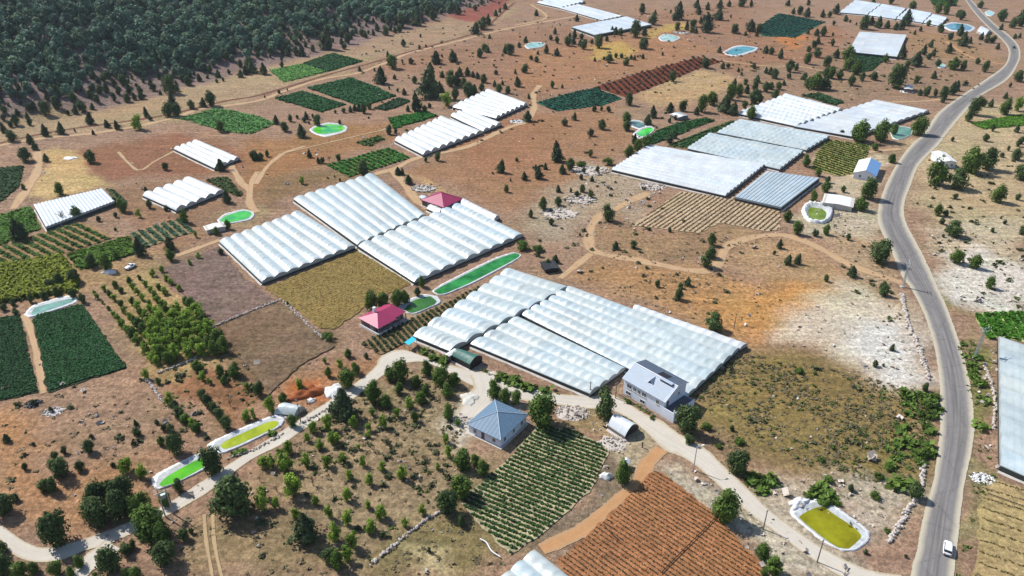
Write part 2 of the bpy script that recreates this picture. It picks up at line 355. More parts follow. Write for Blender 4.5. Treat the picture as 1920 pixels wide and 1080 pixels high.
def sdist(P, x, y):
    """signed distance to a polygon, positive inside"""
    n = len(P); d = np.full(x.shape, 1e18); ins = np.zeros(x.shape, bool)
    for i in range(n):
        ax, ay = P[i]; bx, by = P[(i+1) % n]; ex, ey = bx-ax, by-ay
        t = np.clip(((x-ax)*ex+(y-ay)*ey)/(ex*ex+ey*ey+1e-9), 0, 1)
        d = np.minimum(d, (x-ax-t*ex)**2+(y-ay-t*ey)**2)
        c = ((ay > y) != (by > y)) & (x < (bx-ax)*(y-ay)/(by-ay+1e-12)+ax); ins ^= c
    d = np.sqrt(d); return np.where(ins, d, -d)
def build_ground():
    ys = [-4000., -1500, -500, -100, 20, 60]; y = 80.
    while y < 1250: ys.append(y); y *= 1.0085
    ys += [1300, 1400, 1600, 2000, 3000, 5000, 9000]
    us = list(np.linspace(-1, 1, 330)); us = [-40., -12, -5, -2.6, -1.7, -1.3] + us + [1.3, 1.7, 2.6, 5, 12, 40]
    Y, U = np.meshgrid(np.array(ys), np.array(us), indexing='ij')
    X = U*np.maximum(Y*.72+45, 120); Z = height(X, Y)
    far = (np.abs(X) > 1500) | (Y > 1500) | (Y < 0); Z = np.where(far, np.minimum(Z, 460), Z)
    V = np.stack([X, Y, Z], -1).reshape(-1, 3); F = grid_faces(len(ys), len(us))[:, ::-1]
    me = mesh_np('ground', V, F, M['ground'], True)
    x, y = V[:, 0], V[:, 1]
    wx = x+2.6*np.sin(y/7.3+x/19)+1.6*np.sin(y/2.9-x/5.1)+3*np.sin(x/13.7+y/17.3+2)+RNG.normal(size=len(x))*.5; wy = y+2.6*np.sin(x/8.1-y/15)+1.6*np.sin(x/3.3+y/4.7)+3*np.sin(y/12.1-x/18.9)+RNG.normal(size=len(x))*.5
    c = np.tile(np.array(obs(172, 134, 110)), (len(x), 1)); cov = np.tile(np.array([.12, .3, 0]), (len(x), 1))
    for poly, rgb, soft, rk, sc in TINTS:
        P = wpoly(poly); lo = P.min(0)-20; hi = P.max(0)+20
        k = np.nonzero((x > lo[0]) & (x < hi[0]) & (y > lo[1]) & (y < hi[1]))[0]
        if len(k) == 0: continue
        a = smooth(-soft, soft, sdist(P, wx[k], wy[k]))[:, None]
        c[k] = c[k]*(1-a)+np.array(obs(*rgb))*a; cov[k] = cov[k]*(1-a)+np.array([rk, sc, 0])*a
    for nm, arr in (('soil', c), ('cover', cov)):
        at = me.color_attributes.new(nm, 'FLOAT_COLOR', 'POINT')
        at.data.foreach_set('color', np.concatenate([arr, np.ones((len(arr), 1))], 1).astype(np.float32).ravel())
    o = link(bpy.data.objects.new('ground', me)); tag(o, 'dry brown valley floor rising into a hillside', kind='structure')
build_ground()
# ------------------------------------------------------------------ ribbons and patches that lie on the ground
def catmull(P, n):
    P = np.asarray(P, float); Q = np.concatenate([[2*P[0]-P[1]], P, [2*P[-1]-P[-2]]]); out = []
    for i in range(1, len(Q)-2):
        for t in np.linspace(0, 1, n, endpoint=False):
            a, b, c, d = Q[i-1:i+3]
            out.append(.5*((2*b)+(-a+c)*t+(2*a-5*b+4*c-d)*t*t+(-a+3*b-3*c+d)*t**3))
    return np.array(out+[P[-1]])
def ribbon(name, L, Rr, m, zo, label, kind='structure', nu=9):
    """a strip between two world polylines of equal length"""
    n = len(L); u = np.linspace(0, 1, nu)
    XY = L[:, None, :]*(1-u[None, :, None])+Rr[:, None, :]*u[None, :, None]
    Z = height(XY[..., 0], XY[..., 1])+zo
    V = np.concatenate([XY, Z[..., None]], -1).reshape(-1, 3); F = grid_faces(n, nu)
    nrm = np.cross(V[F[0, 1]]-V[F[0, 0]], V[F[0, 3]]-V[F[0, 0]])
    if nrm[2] < 0: F = F[:, ::-1]
    me = mesh_np(name, V, F, m, True)
    mid = (L+Rr)/2; s = np.concatenate([[0], np.cumsum(np.linalg.norm(np.diff(mid, axis=0), axis=1))])
    uvv = np.stack([np.tile(u, n), np.repeat(s, nu)], 1); uv = me.uv_layers.new(name='UVMap')
    li = np.empty(len(me.loops), np.int32); me.loops.foreach_get('vertex_index', li)
    uv.data.foreach_set('uv', uvv[li].astype(np.float32).ravel())
    o = link(bpy.data.objects.new(name, me)); return tag(o, label, kind=kind)
def resample(P, n):
    s = np.concatenate([[0], np.cumsum(np.linalg.norm(np.diff(P, axis=0), axis=1))]); t = np.linspace(0, s[-1], n)
    return np.stack([np.interp(t, s, P[:, 0]), np.interp(t, s, P[:, 1])], 1)
def edged(name, left, right, m, zo, label, n=8):
    L = catmull(wpoly(left), n); Rr = catmull(wpoly(right), n)
    k = max(len(L), len(Rr)); ribbon(name, resample(L, k) if len(L) != len(Rr) else L, resample(Rr, k) if len(L) != len(Rr) else Rr, m, zo, label)
ZL = [.05]
def nextz(): ZL[0] += .004; return ZL[0]
def track(name, pts, w, m, label):
    C = catmull(wpoly(pts), 7); C = resample(C, max(8, int(np.linalg.norm(np.diff(C, axis=0), axis=1).sum()/3)))
    T = np.gradient(C, axis=0); T /= np.linalg.norm(T, axis=1, keepdims=True)+1e-9; Nn = np.stack([-T[:, 1], T[:, 0]], 1)
    k = np.arange(len(C)); ww = .88*w/2*(1+.18*np.sin(k*.7)+.1*np.sin(k*1.9+2))[:, None]
    ribbon(name, C+Nn*ww, C-Nn*ww, m, nextz(), label, nu=7)
track('dirt_track', [(1215,362),(1180,378),(1150,394),(1122,407),(1108,427),(1104,455),(1112,470),(1145,480),(1180,485),(1230,495),(1280,505),(1325,508),(1348,492),(1362,464),(1395,449),(1440,441),(1480,443),(1530,462),(1590,495),(1650,517),(1695,532)], 5., M['track'], 'winding pale dirt track from the stony heap to the asphalt road')
track('dirt_track', [(1108,476),(1080,498),(1050,522)], 3.4, M['track'], 'short dirt spur beside the winding track')
track('dirt_track', [(-60,285),(60,262),(175,250),(275,233),(340,217),(375,205),(480,190),(530,172),(605,148),(670,137),(730,115),(767,100),(855,78),(905,65),(960,52),(1060,34),(1120,20)], 4.5, M['track'], 'long dirt track along the foot of the wooded hill')
track('red_bank', [(-60,282),(100,247),(240,227),(320,214),(420,190),(480,180),(560,157),(615,140),(700,117),(800,88),(885,64),(912,52),(935,30),(965,5)], 3.2, mat('dark_red_bank', obs(120,74,56), .95, .3, 1., .5), 'dark red eroded bank beside the long dirt track')
track('dirt_track', [(480,345),(495,320),(512,302),(537,285),(572,274)], 3., M['track'], 'curving dirt track across the brown pasture')
track('dirt_track', [(425,300),(440,322),(452,342),(467,358),(468,382),(482,398)], 4., M['track'], 'dirt track passing the small bright green pond')
track('dirt_track', [(483,322),(472,342),(470,362)], 3., M['track'], 'joining branch of the dirt track')
track('dirt_track', [(690,330),(742,315),(780,297),(855,281),(890,270),(930,250),(960,237),(990,226),(1002,200),(1000,178),(1012,160)], 4.6, M['track'], 'dirt track skirting the long upper greenhouses')
track('dirt_track', [(735,318),(758,345),(778,372),(802,392)], 5., M['track'], 'dirt lane to the small crimson roofed house')
track('dirt_track', [(330,480),(372,465),(412,450)], 3.2, M['track'], 'pale dirt path left of the tunnels')
track('dirt_track', [(70,285),(73,310),(58,345),(40,370),(25,392)], 5., M['track'], 'dirt track beside the tan stubble field')
track('red_dirt_track', [(1240,842),(1214,868),(1205,890),(1190,912),(1140,952),(1100,990),(1060,1010),(1015,1030)], 4.2, M['redtrack'], 'orange dirt track beside the red ploughed field')
track('dirt_track', [(1660,192),(1727,190),(1795,183)], 3., M['track'], 'short dirt track joining the road above the white greenhouse')
track('dirt_track', [(1340,112),(1400,120),(1440,124),(1500,125),(1550,135)], 2.8, M['track'], 'narrow pale path right of the red orchard')
track('dirt_track', [(1775,78),(1815,105),(1860,117),(1890,121)], 4., M['redtrack'], 'orange track joining the road bend')
track('dirt_track', [(222,285),(240,305),(262,320),(290,303),(328,283)], 1.8, M['rut'], 'faint forked path over the brown field')
track('dirt_track', [(995,8),(1020,25),(1020,36),(965,48)], 3.6, M['track'], 'tan track left of the far greenhouses')
track('wheel_rut', [(383,965),(386,1010),(393,1050),(400,1090)], .9, M['rut'], 'left wheel rut across the dry meadow')
track('wheel_rut', [(399,965),(401,1010),(408,1050),(418,1090)], .9, M['rut'], 'right wheel rut across the dry meadow')
track('dirt_track', [(42,590),(53,606),(64,645),(73,683),(82,738)], 2.4, M['track'], 'straight dirt path between two dark green plots')
track('dirt_track', [(520,290),(640,262),(735,240)], 1.6, M['rut'], 'faint path over the brown rise')
track('dirt_track', [(1560,300),(1610,290),(1650,283),(1690,280)], 3.4, M['track'], 'pale drive behind the blue roofed house')
edged('lane', [(-40,960),(0,982),(25,1000),(62,1022),(100,1025),(150,1012),(200,995),(250,975),(270,966),(320,940),(350,920),(390,895),(425,873),(480,837),(527,808),(567,782),(615,752),(650,728),(680,708),(702,688),(715,666),(750,655),(790,666),(842,683),(890,693),(930,702),(960,716),(990,725),(1042,737),(1110,742),(1142,738),(1170,750),(1210,775),(1245,790),(1267,808),(1322,840),(1360,875),(1397,910),(1440,953),(1502,1000),(1560,1037),(1627,1066),(1690,1078)],
      [(-40,1000),(0,1014),(25,1042),(62,1055),(112,1053),(160,1034),(200,1023),(250,1001),(275,988),(325,962),(390,925),(430,893),(480,858),(533,832),(572,805),(622,774),(662,750),(694,724),(728,698),(745,684),(762,682),(800,681),(850,704),(880,722),(925,738),(970,750),(1000,756),(1048,761),(1112,768),(1145,770),(1185,790),(1205,806),(1217,818),(1245,845),(1288,864),(1335,902),(1370,935),(1410,970),(1440,990),(1502,1036),(1565,1077),(1640,1112),(1700,1125)], M['lane'], .10, 'pale concrete farm lane winding from left edge to the asphalt road', 6)
track('lane', [(212,1022),(190,1040),(165,1060),(140,1085)], 6., M['lane'], 'short pale lane forking off at the lower left')
track('lane', [(905,700),(915,730),(900,752),(880,775),(866,800)], 9., M['lane'], 'pale gravel yard behind the grey pyramid roofed house')
edged('asphalt_road', [(1690,1130),(1708,1060),(1716,1030),(1733,950),(1748,900),(1757,835),(1760,790),(1759,715),(1747,640),(1725,577),(1705,540),(1690,520),(1668,470),(1645,420),(1646,385),(1660,345),(1680,307),(1706,272),(1731,250),(1757,212),(1800,180),(1845,150),(1880,125),(1890,105),(1887,87),(1872,70),(1850,50),(1827,25),(1809,0),(1800,-14)],
      [(1790,1130),(1793,1060),(1797,1030),(1805,950),(1812,900),(1826,835),(1829,790),(1820,715),(1800,640),(1777,577),(1760,540),(1752,520),(1728,470),(1702,420),(1697,385),(1710,345),(1727,307),(1763,270),(1777,250),(1810,212),(1841,180),(1890,150),(1907,125),(1914,105),(1911,87),(1897,70),(1872,50),(1845,25),(1822,0),(1812,-14)], M['asphalt'], .12, 'worn grey asphalt road curving down the right side')
# ------------------------------------------------------------------ field patches
def patch(name, P, m, zo, label, step=6., jit=.25, kind='structure'):
    """a ground sheet with the outline P (world), cut into small cells and laid on the terrain"""
    Q = []
    for i in range(len(P)):
        a, b = P[i], P[(i+1) % len(P)]; n = max(2, int(np.linalg.norm(b-a)/1.6))
        for t in np.arange(n)/n: Q.append(a+(b-a)*t+RNG.normal(size=2)*jit*(0 < t))
    bm = bmesh.new(); f = bm.faces.new([bm.verts.new((q[0], q[1], 0)) for q in Q])
    bmesh.ops.triangulate(bm, faces=[f]); lo, hi = P.min(0), P.max(0)
    for ax in (0, 1):
        for c in np.arange(lo[ax]+step/2, hi[ax], step):
            co = [0, 0, 0]; no = [0, 0, 0]; co[ax] = c; no[ax] = 1
            bmesh.ops.bisect_plane(bm, geom=bm.verts[:]+bm.edges[:]+bm.faces[:], plane_co=co, plane_no=no)
    for v in bm.verts: v.co.z = hz(v.co.x, v.co.y)+zo
    bmesh.ops.recalc_face_normals(bm, faces=bm.faces)
    if sum(f.normal.z for f in bm.faces) < 0: bmesh.ops.reverse_faces(bm, faces=bm.faces)
    return tag(obm(name, bm, m, smoothed=True), label, kind=kind)
def rows_in(P, d, rs, ps, jr=.12, jp=.3, gap=0.):
    """plant places in rows along d inside polygon P"""
    d = d/np.linalg.norm(d); n = np.array([-d[1], d[0]]); a = P@d; b = P@n
    A, B = np.meshgrid(np.arange(a.min(), a.max(), ps), np.arange(b.min()+rs/2, b.max(), rs))
    A = A+RNG.normal(size=A.shape)*ps*jp; B = B+RNG.normal(size=B.shape)*rs*jr
    X = A.ravel()*d[0]+B.ravel()*n[0]; Y = A.ravel()*d[1]+B.ravel()*n[1]
    k = sdist(P, X, Y) > .3
    if gap: k &= (RNG.random(len(X)) > gap*(.4+1.2*(np.sin(X/5.)*np.sin(Y/7.)+1)/2))
    return X[k], Y[k]
def plants(name, X, Y, w, h, k, m, label, zo=.05, flat=.5, big=1., d=None, ps=.6):
    n = len(X)
    if n == 0: return
    C = np.repeat(np.stack([X, Y, height(X, Y)+zo], 1), k, 0); r = RNG.normal(size=(n*k, 3)); s = np.repeat(RNG.uniform(.6, 1.3, n) if d is None else RNG.uniform(.85, 1.15, n), k)
    if d is None: C[:, 0] += r[:, 0]*w*.33*s; C[:, 1] += r[:, 1]*w*.33*s
    else:
        al = RNG.uniform(-.6, .6, n*k)*ps; ac = np.clip(r[:, 1]*.5, -1, 1)*w*.5*s; d = d/np.linalg.norm(d); C[:, 0] += al*d[0]-ac*d[1]; C[:, 1] += al*d[1]+ac*d[0]
    C[:, 2] += RNG.uniform(.12, 1, n*k)*h*s
    Nn = RNG.normal(size=(n*k, 3))*.8; Nn[:, 2] = np.abs(Nn[:, 2])+flat
    V, F = quads_np(C, np.minimum(RNG.uniform(.2, .4, n*k)*w*s*big, .75), Nn)
    return tag(onp(name, V, F, m), label, kind='stuff')
_lm = {}
def leaf(c, d=.75):
    key = (c, d)
    if key not in _lm: _lm[key] = leafmat('crop_foliage', tuple(x*d for x in obs(*c)), tuple(x*1.55 for x in obs(*c)), .12)
    return _lm[key]
def soil(c, rk=.05, var=.8): return ground_like('field_soil', False, obs(*c), rk, var)
FIELDS = [ # outline, row direction, soil, leaf, row m, plant m, width, height, quads, missing, words
 ([(1010,793),(1080,808),(1142,842),(1132,868),(1110,915),(1052,970),(1007,1010),(957,1041),(862,944),(880,925),(960,855)], ((1000,860),(1100,897)), (200,180,142), (58,84,36), 1.36, .5, .66, .38, 9, .03, 'green row crop on pale soil below the grey pyramid roofed house'),
 ([(1225,883),(1240,886),(1347,970),(1430,1062),(1440,1100),(1080,1100),(1043,1052),(1100,1006),(1200,909)], ((1100,930),(1200,995)), (186,124,84), (80,68,46), 1.16, .42, .34, .20, 5, .04, 'seedlings in rows on red ploughed soil at the bottom'),
 ([(1840,893),(1880,903),(1960,928),(1960,1110),(1815,1110),(1832,1045)], ((1850,940),(1920,962)), (194,162,114), (92,78,44), 3.7, .35, .34, .25, 5, .1, 'dry stalk lines on tan field at the bottom right'),
 ([(1826,588),(1960,584),(1960,650),(1870,632),(1853,637),(1838,614)], ((1850,590),(1876,638)), (206,204,134), (70,116,24), 2.7, .50, 1.75, .40, 9, .03, 'bright green striped plot beside the lattice tower'),
 ([(1820,232),(1960,206),(1960,232),(1846,243)], ((1830,235),(1900,222)), (120,130,60), (92,132,36), 1.5, .9, 1.3, .4, 7, .0, 'bright green strip right of the road bend'),
 ([(1275,360),(1380,372),(1465,393),(1462,432),(1435,434),(1390,425),(1350,418),(1310,438),(1185,423)], ((1187,420),(1278,362)), (214,180,146), (116,96,68), 1.95, .4, .52, .22, 6, .0, 'dry thin rows on pale field below the big white greenhouse'),
 ([(1548,262),(1632,272),(1626,292),(1600,326),(1573,331),(1520,318),(1530,290)], ((1550,280),(1600,296)), (176,158,94), (84,106,38), 3.0, .7, 1.0, .5, 9, .02, 'vineyard rows beside the blue roofed house'),
 ([(1207,268),(1230,245),(1270,231),(1325,221),(1340,227),(1290,246),(1224,271)], ((1215,265),(1300,235)), (112,104,70), (42,90,38), 1.8, .9, 1.5, .5, 7, .02, 'dark green strip beside the upper twin pond'),
 ([(1250,275),(1330,241),(1370,226),(1384,231),(1340,252),(1292,279)], ((1260,272),(1350,238)), (122,112,76), (46,90,38), 2.8, .9, 1.5, .5, 7, .04, 'dark green rows left of the pale blue greenhouses'),
 ([(497,540),(668,470),(772,532),(742,545),(690,570),(672,588),(625,618),(600,616),(560,583)], ((540,552),(690,492)), (160,130,76), (158,134,80), 1.25, .8, .6, .10, 4, .1, 'dry yellow stubble rows above the crimson roofed house'),
 ([(-60,620),(0,596),(38,592),(50,640),(72,737),(0,752),(-60,762)], ((60,610),(155,583)), (52,66,44), (42,84,42), .95, .42, .62, .40, 8, .0, 'dark green dense plot at the left edge'),
 ([(60,602),(70,591),(155,571),(238,690),(90,737),(76,660)], ((60,610),(155,583)), (56,68,46), (46,92,46), .95, .42, .62, .40, 8, .0, 'dark green plot right of the straight dirt path'),
 ([(-60,515),(0,500),(120,481),(150,522),(146,548),(60,560),(-60,580)], ((0,520),(120,490)), (116,120,48), (132,136,34), 1.2, .8, 1.15, 1.9, 9, .0, 'tall yellow green maize at the left edge'),
 ([(-60,480),(0,464),(65,442),(150,417),(215,445),(130,474),(60,485),(0,500),(-60,512)], ((66,442),(130,474)), (168,132,92), (80,104,42), 3.3, .7, 1.5, .4, 9, .0, 'green and brown striped plot below the pale net house'),
 ([(243,440),(338,409),(365,435),(310,452),(270,467)], ((245,440),(272,466)), (162,138,100), (80,106,76), 3.1, .7, 1.5, .4, 8, .0, 'grey green striped plot left of the small bright pond'),
 ([(125,478),(242,443),(258,475),(150,507)], ((130,480),(245,446)), (80,92,36), (92,124,28), 1.9, .8, 1.5, .5, 8, .0, 'bright green rows above the parked white pickup'),
 ([(-60,420),(0,405),(58,388),(76,430),(0,460),(-60,475)], ((0,430),(60,412)), (104,110,52), (84,122,34), 1.6, .9, 1.4, .5, 7, .04, 'bright green plot left of the pale net house'),
 ([(-60,325),(0,316),(45,311),(36,350),(0,381),(-60,400)], ((0,350),(40,340)), (50,64,36), (48,80,34), 1.4, .9, 1.4, .4, 7, .0, 'dark green plot at left edge beside the stubble'),
 ([(612,310),(730,277),(768,297),(655,333)], ((612,310),(655,332)), (122,122,66), (56,118,36), 2.9, .9, 1.6, .5, 8, .0, 'green striped plot behind the big white tunnels'),
 ([(665,268),(710,256),(722,262),(692,275)], ((668,268),(710,256)), (110,104,60), (74,100,40), 2.5, 1., 1.8, .5, 6, .05, 'small green strip in the brown pasture'),
 ([(728,222),(797,210),(821,218),(738,242)], ((728,230),(800,213)), (70,84,34), (44,110,30), 1.8, 1., 1.7, .5, 7, .0, 'vivid green plot left of the long upper greenhouses'),
 ([(516,185),(568,172),(650,196),(602,211)], ((540,178),(620,204)), (48,62,36), (38,90,40), 1.8, 1.1, 1.8, .5, 6, .0, 'lower left of three dark green plots'),
 ([(576,165),(660,146),(743,180),(678,201)], ((600,158),(690,195)), (48,62,36), (40,94,44), 1.8, 1.1, 1.8, .5, 6, .0, 'largest of three dark green plots'),
 ([(698,204),(747,183),(770,190),(726,208)], ((700,203),(745,184)), (52,64,38), (46,80,44), 1.8, 1.1, 1.8, .5, 6, .0, 'smallest of three dark green plots'),
 ([(505,132),(568,120),(612,135),(532,155)], ((510,140),(590,128)), (118,140,78), (116,164,78), 1.8, 1.2, 1.8, .3, 6, .0, 'pale green plot under the wooded hill'),
 ([(567,119),(625,100),(680,115),(615,135)], ((570,120),(625,103)), (50,68,40), (42,92,42), 1.9, 1.2, 1.9, .4, 6, .0, 'dark green plot under the wooded hill'),
 ([(335,222),(410,203),(480,217),(517,232),(472,251),(430,249)], ((340,225),(420,208)), (116,124,76), (98,148,72), 2.2, 1.3, 1.8, .4, 6, .08, 'mottled green plot left of the emerald pond'),
 ([(1005,193),(1060,177),(1115,165),(1166,185),(1130,198),(1043,209)], ((1030,190),(1080,206)), (38,104,84), (30,72,54), 3.4, 1.9, 1.8, .6, 7, .0, 'dark teal netted crop below the brown slope'),
 ([(1115,164),(1200,137),(1310,108),(1356,115),(1312,128),(1172,182)], ((1150,150),(1180,178)), (128,66,44), (72,50,38), 4.6, 2.6, 1.9, .9, 7, .1, 'dark young bushes in rows on dark red soil'),
 ([(1420,52),(1460,25),(1546,42),(1492,70),(1428,68)], ((1430,60),(1500,38)), (40,104,88), (32,74,58), 4., 2.2, 2.0, .6, 7, .0, 'teal netted crop near the top of the valley'),
 ([(1598,104),(1664,107),(1634,133),(1612,135)], ((1600,110),(1650,112)), (58,84,50), (50,84,46), 2., 1.2, 1.8, .5, 6, .0, 'green plot below the far white net house'),
 ([(1502,179),(1535,175),(1583,192),(1565,198)], ((1505,180),(1565,196)), (56,74,44), (56,86,48), 1.9, 1.1, 1.8, .5, 6, .0, 'green plot behind the white road greenhouse'),
 ([(385,339),(425,332),(456,366),(443,369)], ((390,340),(440,366)), (92,84,50), (74,92,40), 2.2, 1., 1.7, .5, 6, .15, 'weedy green plot behind the four tunnels'),
 ([(198,353),(216,358),(238,382),(222,388)], ((200,355),(230,384)), (90,92,60), (72,92,54), 2.4, 1., 1.6, .5, 6, .1, 'narrow green strip right of the pale net house'),
 ([(675,646),(702,632),(770,600),(835,570),(905,533),(908,545),(845,585),(782,622),(768,640),(716,666)], ((700,634),(722,660)), (150,120,86), (58,70,38), 1.95, .6, .9, .55, 8, .05, 'vegetable rows between the crimson house and the white tunnels'),
 ([(1740,-6),(1797,-6),(1792,11),(1750,10)], ((1740,0),(1790,2)), (60,78,40), (56,96,40), 2.2, 1.4, 1.9, .5, 6, .0, 'green plot at the top right'),
 ([(1150,49),(1183,46),(1186,57),(1166,59)], ((1150,52),(1183,50)), (44,68,42), (44,78,44), 2.2, 1.4, 2., .5, 6, .0, 'green plot cut into the far grey net house'),
]
for poly, dr, so, lf, rs, ps, w, h, k, gap, words in FIELDS:
    P = wpoly(poly); patch('field', P, soil(so), nextz()+.02, 'soil under the '+words)
    d = np.array(G(*dr[1]))[:2]-np.array(G(*dr[0]))[:2]
    X, Y = rows_in(P, d, rs, ps, .035, .3, gap)
    k = int(k*1.5) if w > .45 else k
    if len(X)*k > 110000: k = max(3, int(110000/len(X)))
    plants('row_crop', X, Y, w, h, k, leaf(lf), words, zo=ZL[0]+.02, flat=1.3, d=d, ps=ps)
for poly, so, words in (([(311,505),(410,463),(455,520),(516,564),(470,585),(406,611),(350,560)], (142,114,104), 'grey brown fallow field below the middle left tunnels'), ([(408,615),(480,583),(526,566),(560,592),(628,650),(560,688),(505,742),(445,662)], (138,110,88), 'brown fallow field with dry weeds above the red earth')):
    patch('fallow_field', wpoly(poly), ground_like('fallow_soil', False, obs(*so), .12, 1.1), nextz()+.02, words)
# scattered weeds, stones
def scatter(poly, dens):
    P = wpoly(poly); lo, hi = P.min(0), P.max(0); n = int(np.prod(hi-lo)*dens)
    X = RNG.uniform(lo[0], hi[0], n); Y = RNG.uniform(lo[1], hi[1], n)
    cl = np.sin(X/4.1+1)*np.sin(Y/5.3)+np.sin(X/11.+2)*np.sin(Y/9.)
    k = (sdist(P, X, Y) > 0) & (cl+RNG.normal(size=n)*.8 > -.2); return X[k], Y[k]
def multi(lst):
    A = [scatter(p, d) for p, d in lst]; return np.concatenate([a[0] for a in A]), np.concatenate([a[1] for a in A])
VEG = [(1310,690),(1400,665),(1560,690),(1740,738),(1752,850),(1700,930),(1560,880),(1400,860),(1300,800)]
BOT = [(480,880),(620,780),(760,690),(850,730),(870,830),(860,930),(790,1000),(690,1060),(600,990)]
X, Y = multi([(VEG, .75), (BOT, .30), ([(340,960),(480,930),(590,1000),(690,1090),(330,1090)], .16), ([(690,1062),(860,955),(955,1045),(930,1090),(690,1090)], .22), ([(405,612),(520,567),(630,650),(500,745)], .16), ([(310,505),(410,462),(515,565),(405,612)], .10),
  ([(0,760),(260,705),(380,830),(280,900),(0,960)], .07), ([(1060,530),(1180,500),(1480,530),(1400,640),(1190,565)], .10), ([(1450,900),(1700,940),(1650,1030),(1560,940)], .14), ([(1730,440),(1920,430),(1920,580),(1800,580)], .07), ([(1560,430),(1650,430),(1700,640),(1600,600)], .10), ([(1130,400),(1190,420),(1450,435),(1350,500),(1150,490)], .08)])
plants('dry_weed', X, Y, .8, .22, 6, M['weeds'], 'dry brown weeds over the open ground', zo=0, flat=1.2)
X, Y = multi([(VEG, .22), ([(1690,740),(1752,740),(1752,850),(1700,935),(1640,900)], .5), ([(1795,640),(1828,640),(1866,880),(1830,1000),(1815,1000),(1832,800)], .5), (BOT, .05), ([(1800,960),(1830,960),(1815,1085),(1795,1085)], .4), ([(280,690),(430,670),(500,760),(390,830)], .1), ([(780,650),(840,670),(836,690),(790,664)], 2.), ([(900,690),(985,720),(1060,742),(1000,730),(920,705)], 2.), ([(1380,880),(1450,900),(1420,930)], .6), ([(1160,740),(1230,778),(1225,782),(1160,750)], 1.5), ([(1505,930),(1545,915),(1580,945),(1560,955)], 1.)])
plants('green_weed', X, Y, .8, .35, 8, M['greenweeds'], 'low green weeds and brambles over the verges', zo=0)
X, Y = multi([([(1690,740),(1754,735),(1754,850),(1700,935),(1655,910),(1690,820)], .16), ([(780,650),(842,674),(838,692),(788,664)], .5), ([(900,690),(985,722),(1060,744),(1000,736),(915,706)], .4), ([(1505,930),(1545,915),(1580,945),(1560,955)], .5), ([(1388,880),(1450,900),(1425,932)], .25), ([(1640,830),(1700,800),(1690,900),(1650,900)], .1), ([(430,862),(520,815),(525,806),(428,855)], .3), ([(1798,640),(1822,640),(1850,780),(1848,880),(1836,880),(1834,760)], .14)])
plants('bramble', X, Y, 1.9, 1.0, 22, M['broad'], 'bright green brambles along the road and under the tunnel edge', zo=0, flat=.7)
X, Y = multi([([(480,880),(620,780),(760,690),(850,730),(870,830),(860,930),(790,1000),(690,1060),(600,990)], .05), ([(280,690),(430,670),(500,760),(390,830)], .05), ([(0,700),(260,705),(380,830),(280,900),(0,960)], .012), ([(1060,330),(1180,330),(1480,530),(1400,640),(1000,480)], .012), ([(1560,430),(1650,430),(1700,640),(1600,600)], .02), ([(1720,300),(1920,260),(1920,580),(1780,560)], .02), ([(660,60),(1420,0),(1420,230),(1000,320),(700,240)], .006), ([(1400,60),(1850,60),(1850,180),(1400,200)], .01), ([(340,960),(480,930),(590,1000),(690,1090),(330,1090)], .02), ([(1310,690),(1560,690),(1752,738),(1752,850),(1560,880),(1400,860)], .015)])
plants('scrub', X, Y, 1.25, .7, 16, M['scrub'], 'small dark scrub tufts over the open ground', zo=0, flat=.6)
ROCKY = [([(1500,570),(1690,590),(1735,715),(1640,710),(1480,650)], .16), ([(1440,920),(1560,870),(1720,930),(1670,1020),(1480,950)], .3), ([(1240,880),(1300,870),(1500,1010),(1640,1100),(1440,1090),(1340,950)], .35), ([(1720,420),(1920,400),(1920,585),(1820,590),(1760,500)], .12), ([(1000,400),(1100,300),(1160,310),(1230,350),(1180,420),(1090,450)], .12), ([(1500,390),(1640,400),(1660,480),(1560,450)], .2), ([(1200,340),(1240,350),(1245,375),(1210,372)], .5),
  ([(250,960),(330,940),(400,900),(420,930),(330,990),(260,1020)], .15), ([(1040,760),(1150,780),(1190,850),(1140,860),(1100,800)], .35), ([(840,740),(880,730),(870,830),(850,800)], .3), ([(150,840),(260,700),(400,830),(300,900)], .05), ([(1830,690),(1872,640),(1872,880),(1850,880)], .4), ([(780,345),(830,345),(810,380),(790,380)], .4), ([(1140,850),(1190,905),(1010,1030),(960,1040)], .12), ([(640,270),(900,240),(900,260)], .02), ([(1000,20),(1400,0),(1400,200),(1000,190)], .02), ([(0,640),(480,640),(480,1080),(0,1080)], .03), ([(480,640),(900,640),(900,1080),(480,1080)], .04), ([(1060,330),(1480,430),(1480,640),(1060,540)], .03), ([(1310,690),(1740,690),(1740,900),(1310,850)], .04), ([(560,100),(980,60),(980,300),(560,300)], .015), ([(0,300),(540,260),(540,480),(0,420)], .012), ([(1420,110),(1700,90),(1700,190),(1400,190)], .02)]
X, Y = multi(ROCKY); n = len(X); k = 3
C = np.repeat(np.stack([X, Y, height(X, Y)], 1), k, 0); s = np.repeat(RNG.gamma(2.0, .17, n), k)
C += RNG.normal(size=C.shape)*(s*.25)[:, None]; C[:, 2] += s*.3; Nn = RNG.normal(size=(n*k, 3)); Nn[:, 2] = np.abs(Nn[:, 2])+.6
V, F = quads_np(C, s*.8, Nn, .8); tag(onp('stone_scatter', V, F, M['stones']), 'pale limestone pieces scattered over the rocky ground', kind='stuff')
LAND = []   # places that the labels of trees can refer to
def land(words, p): LAND.append((words, float(p[0]), float(p[1])))
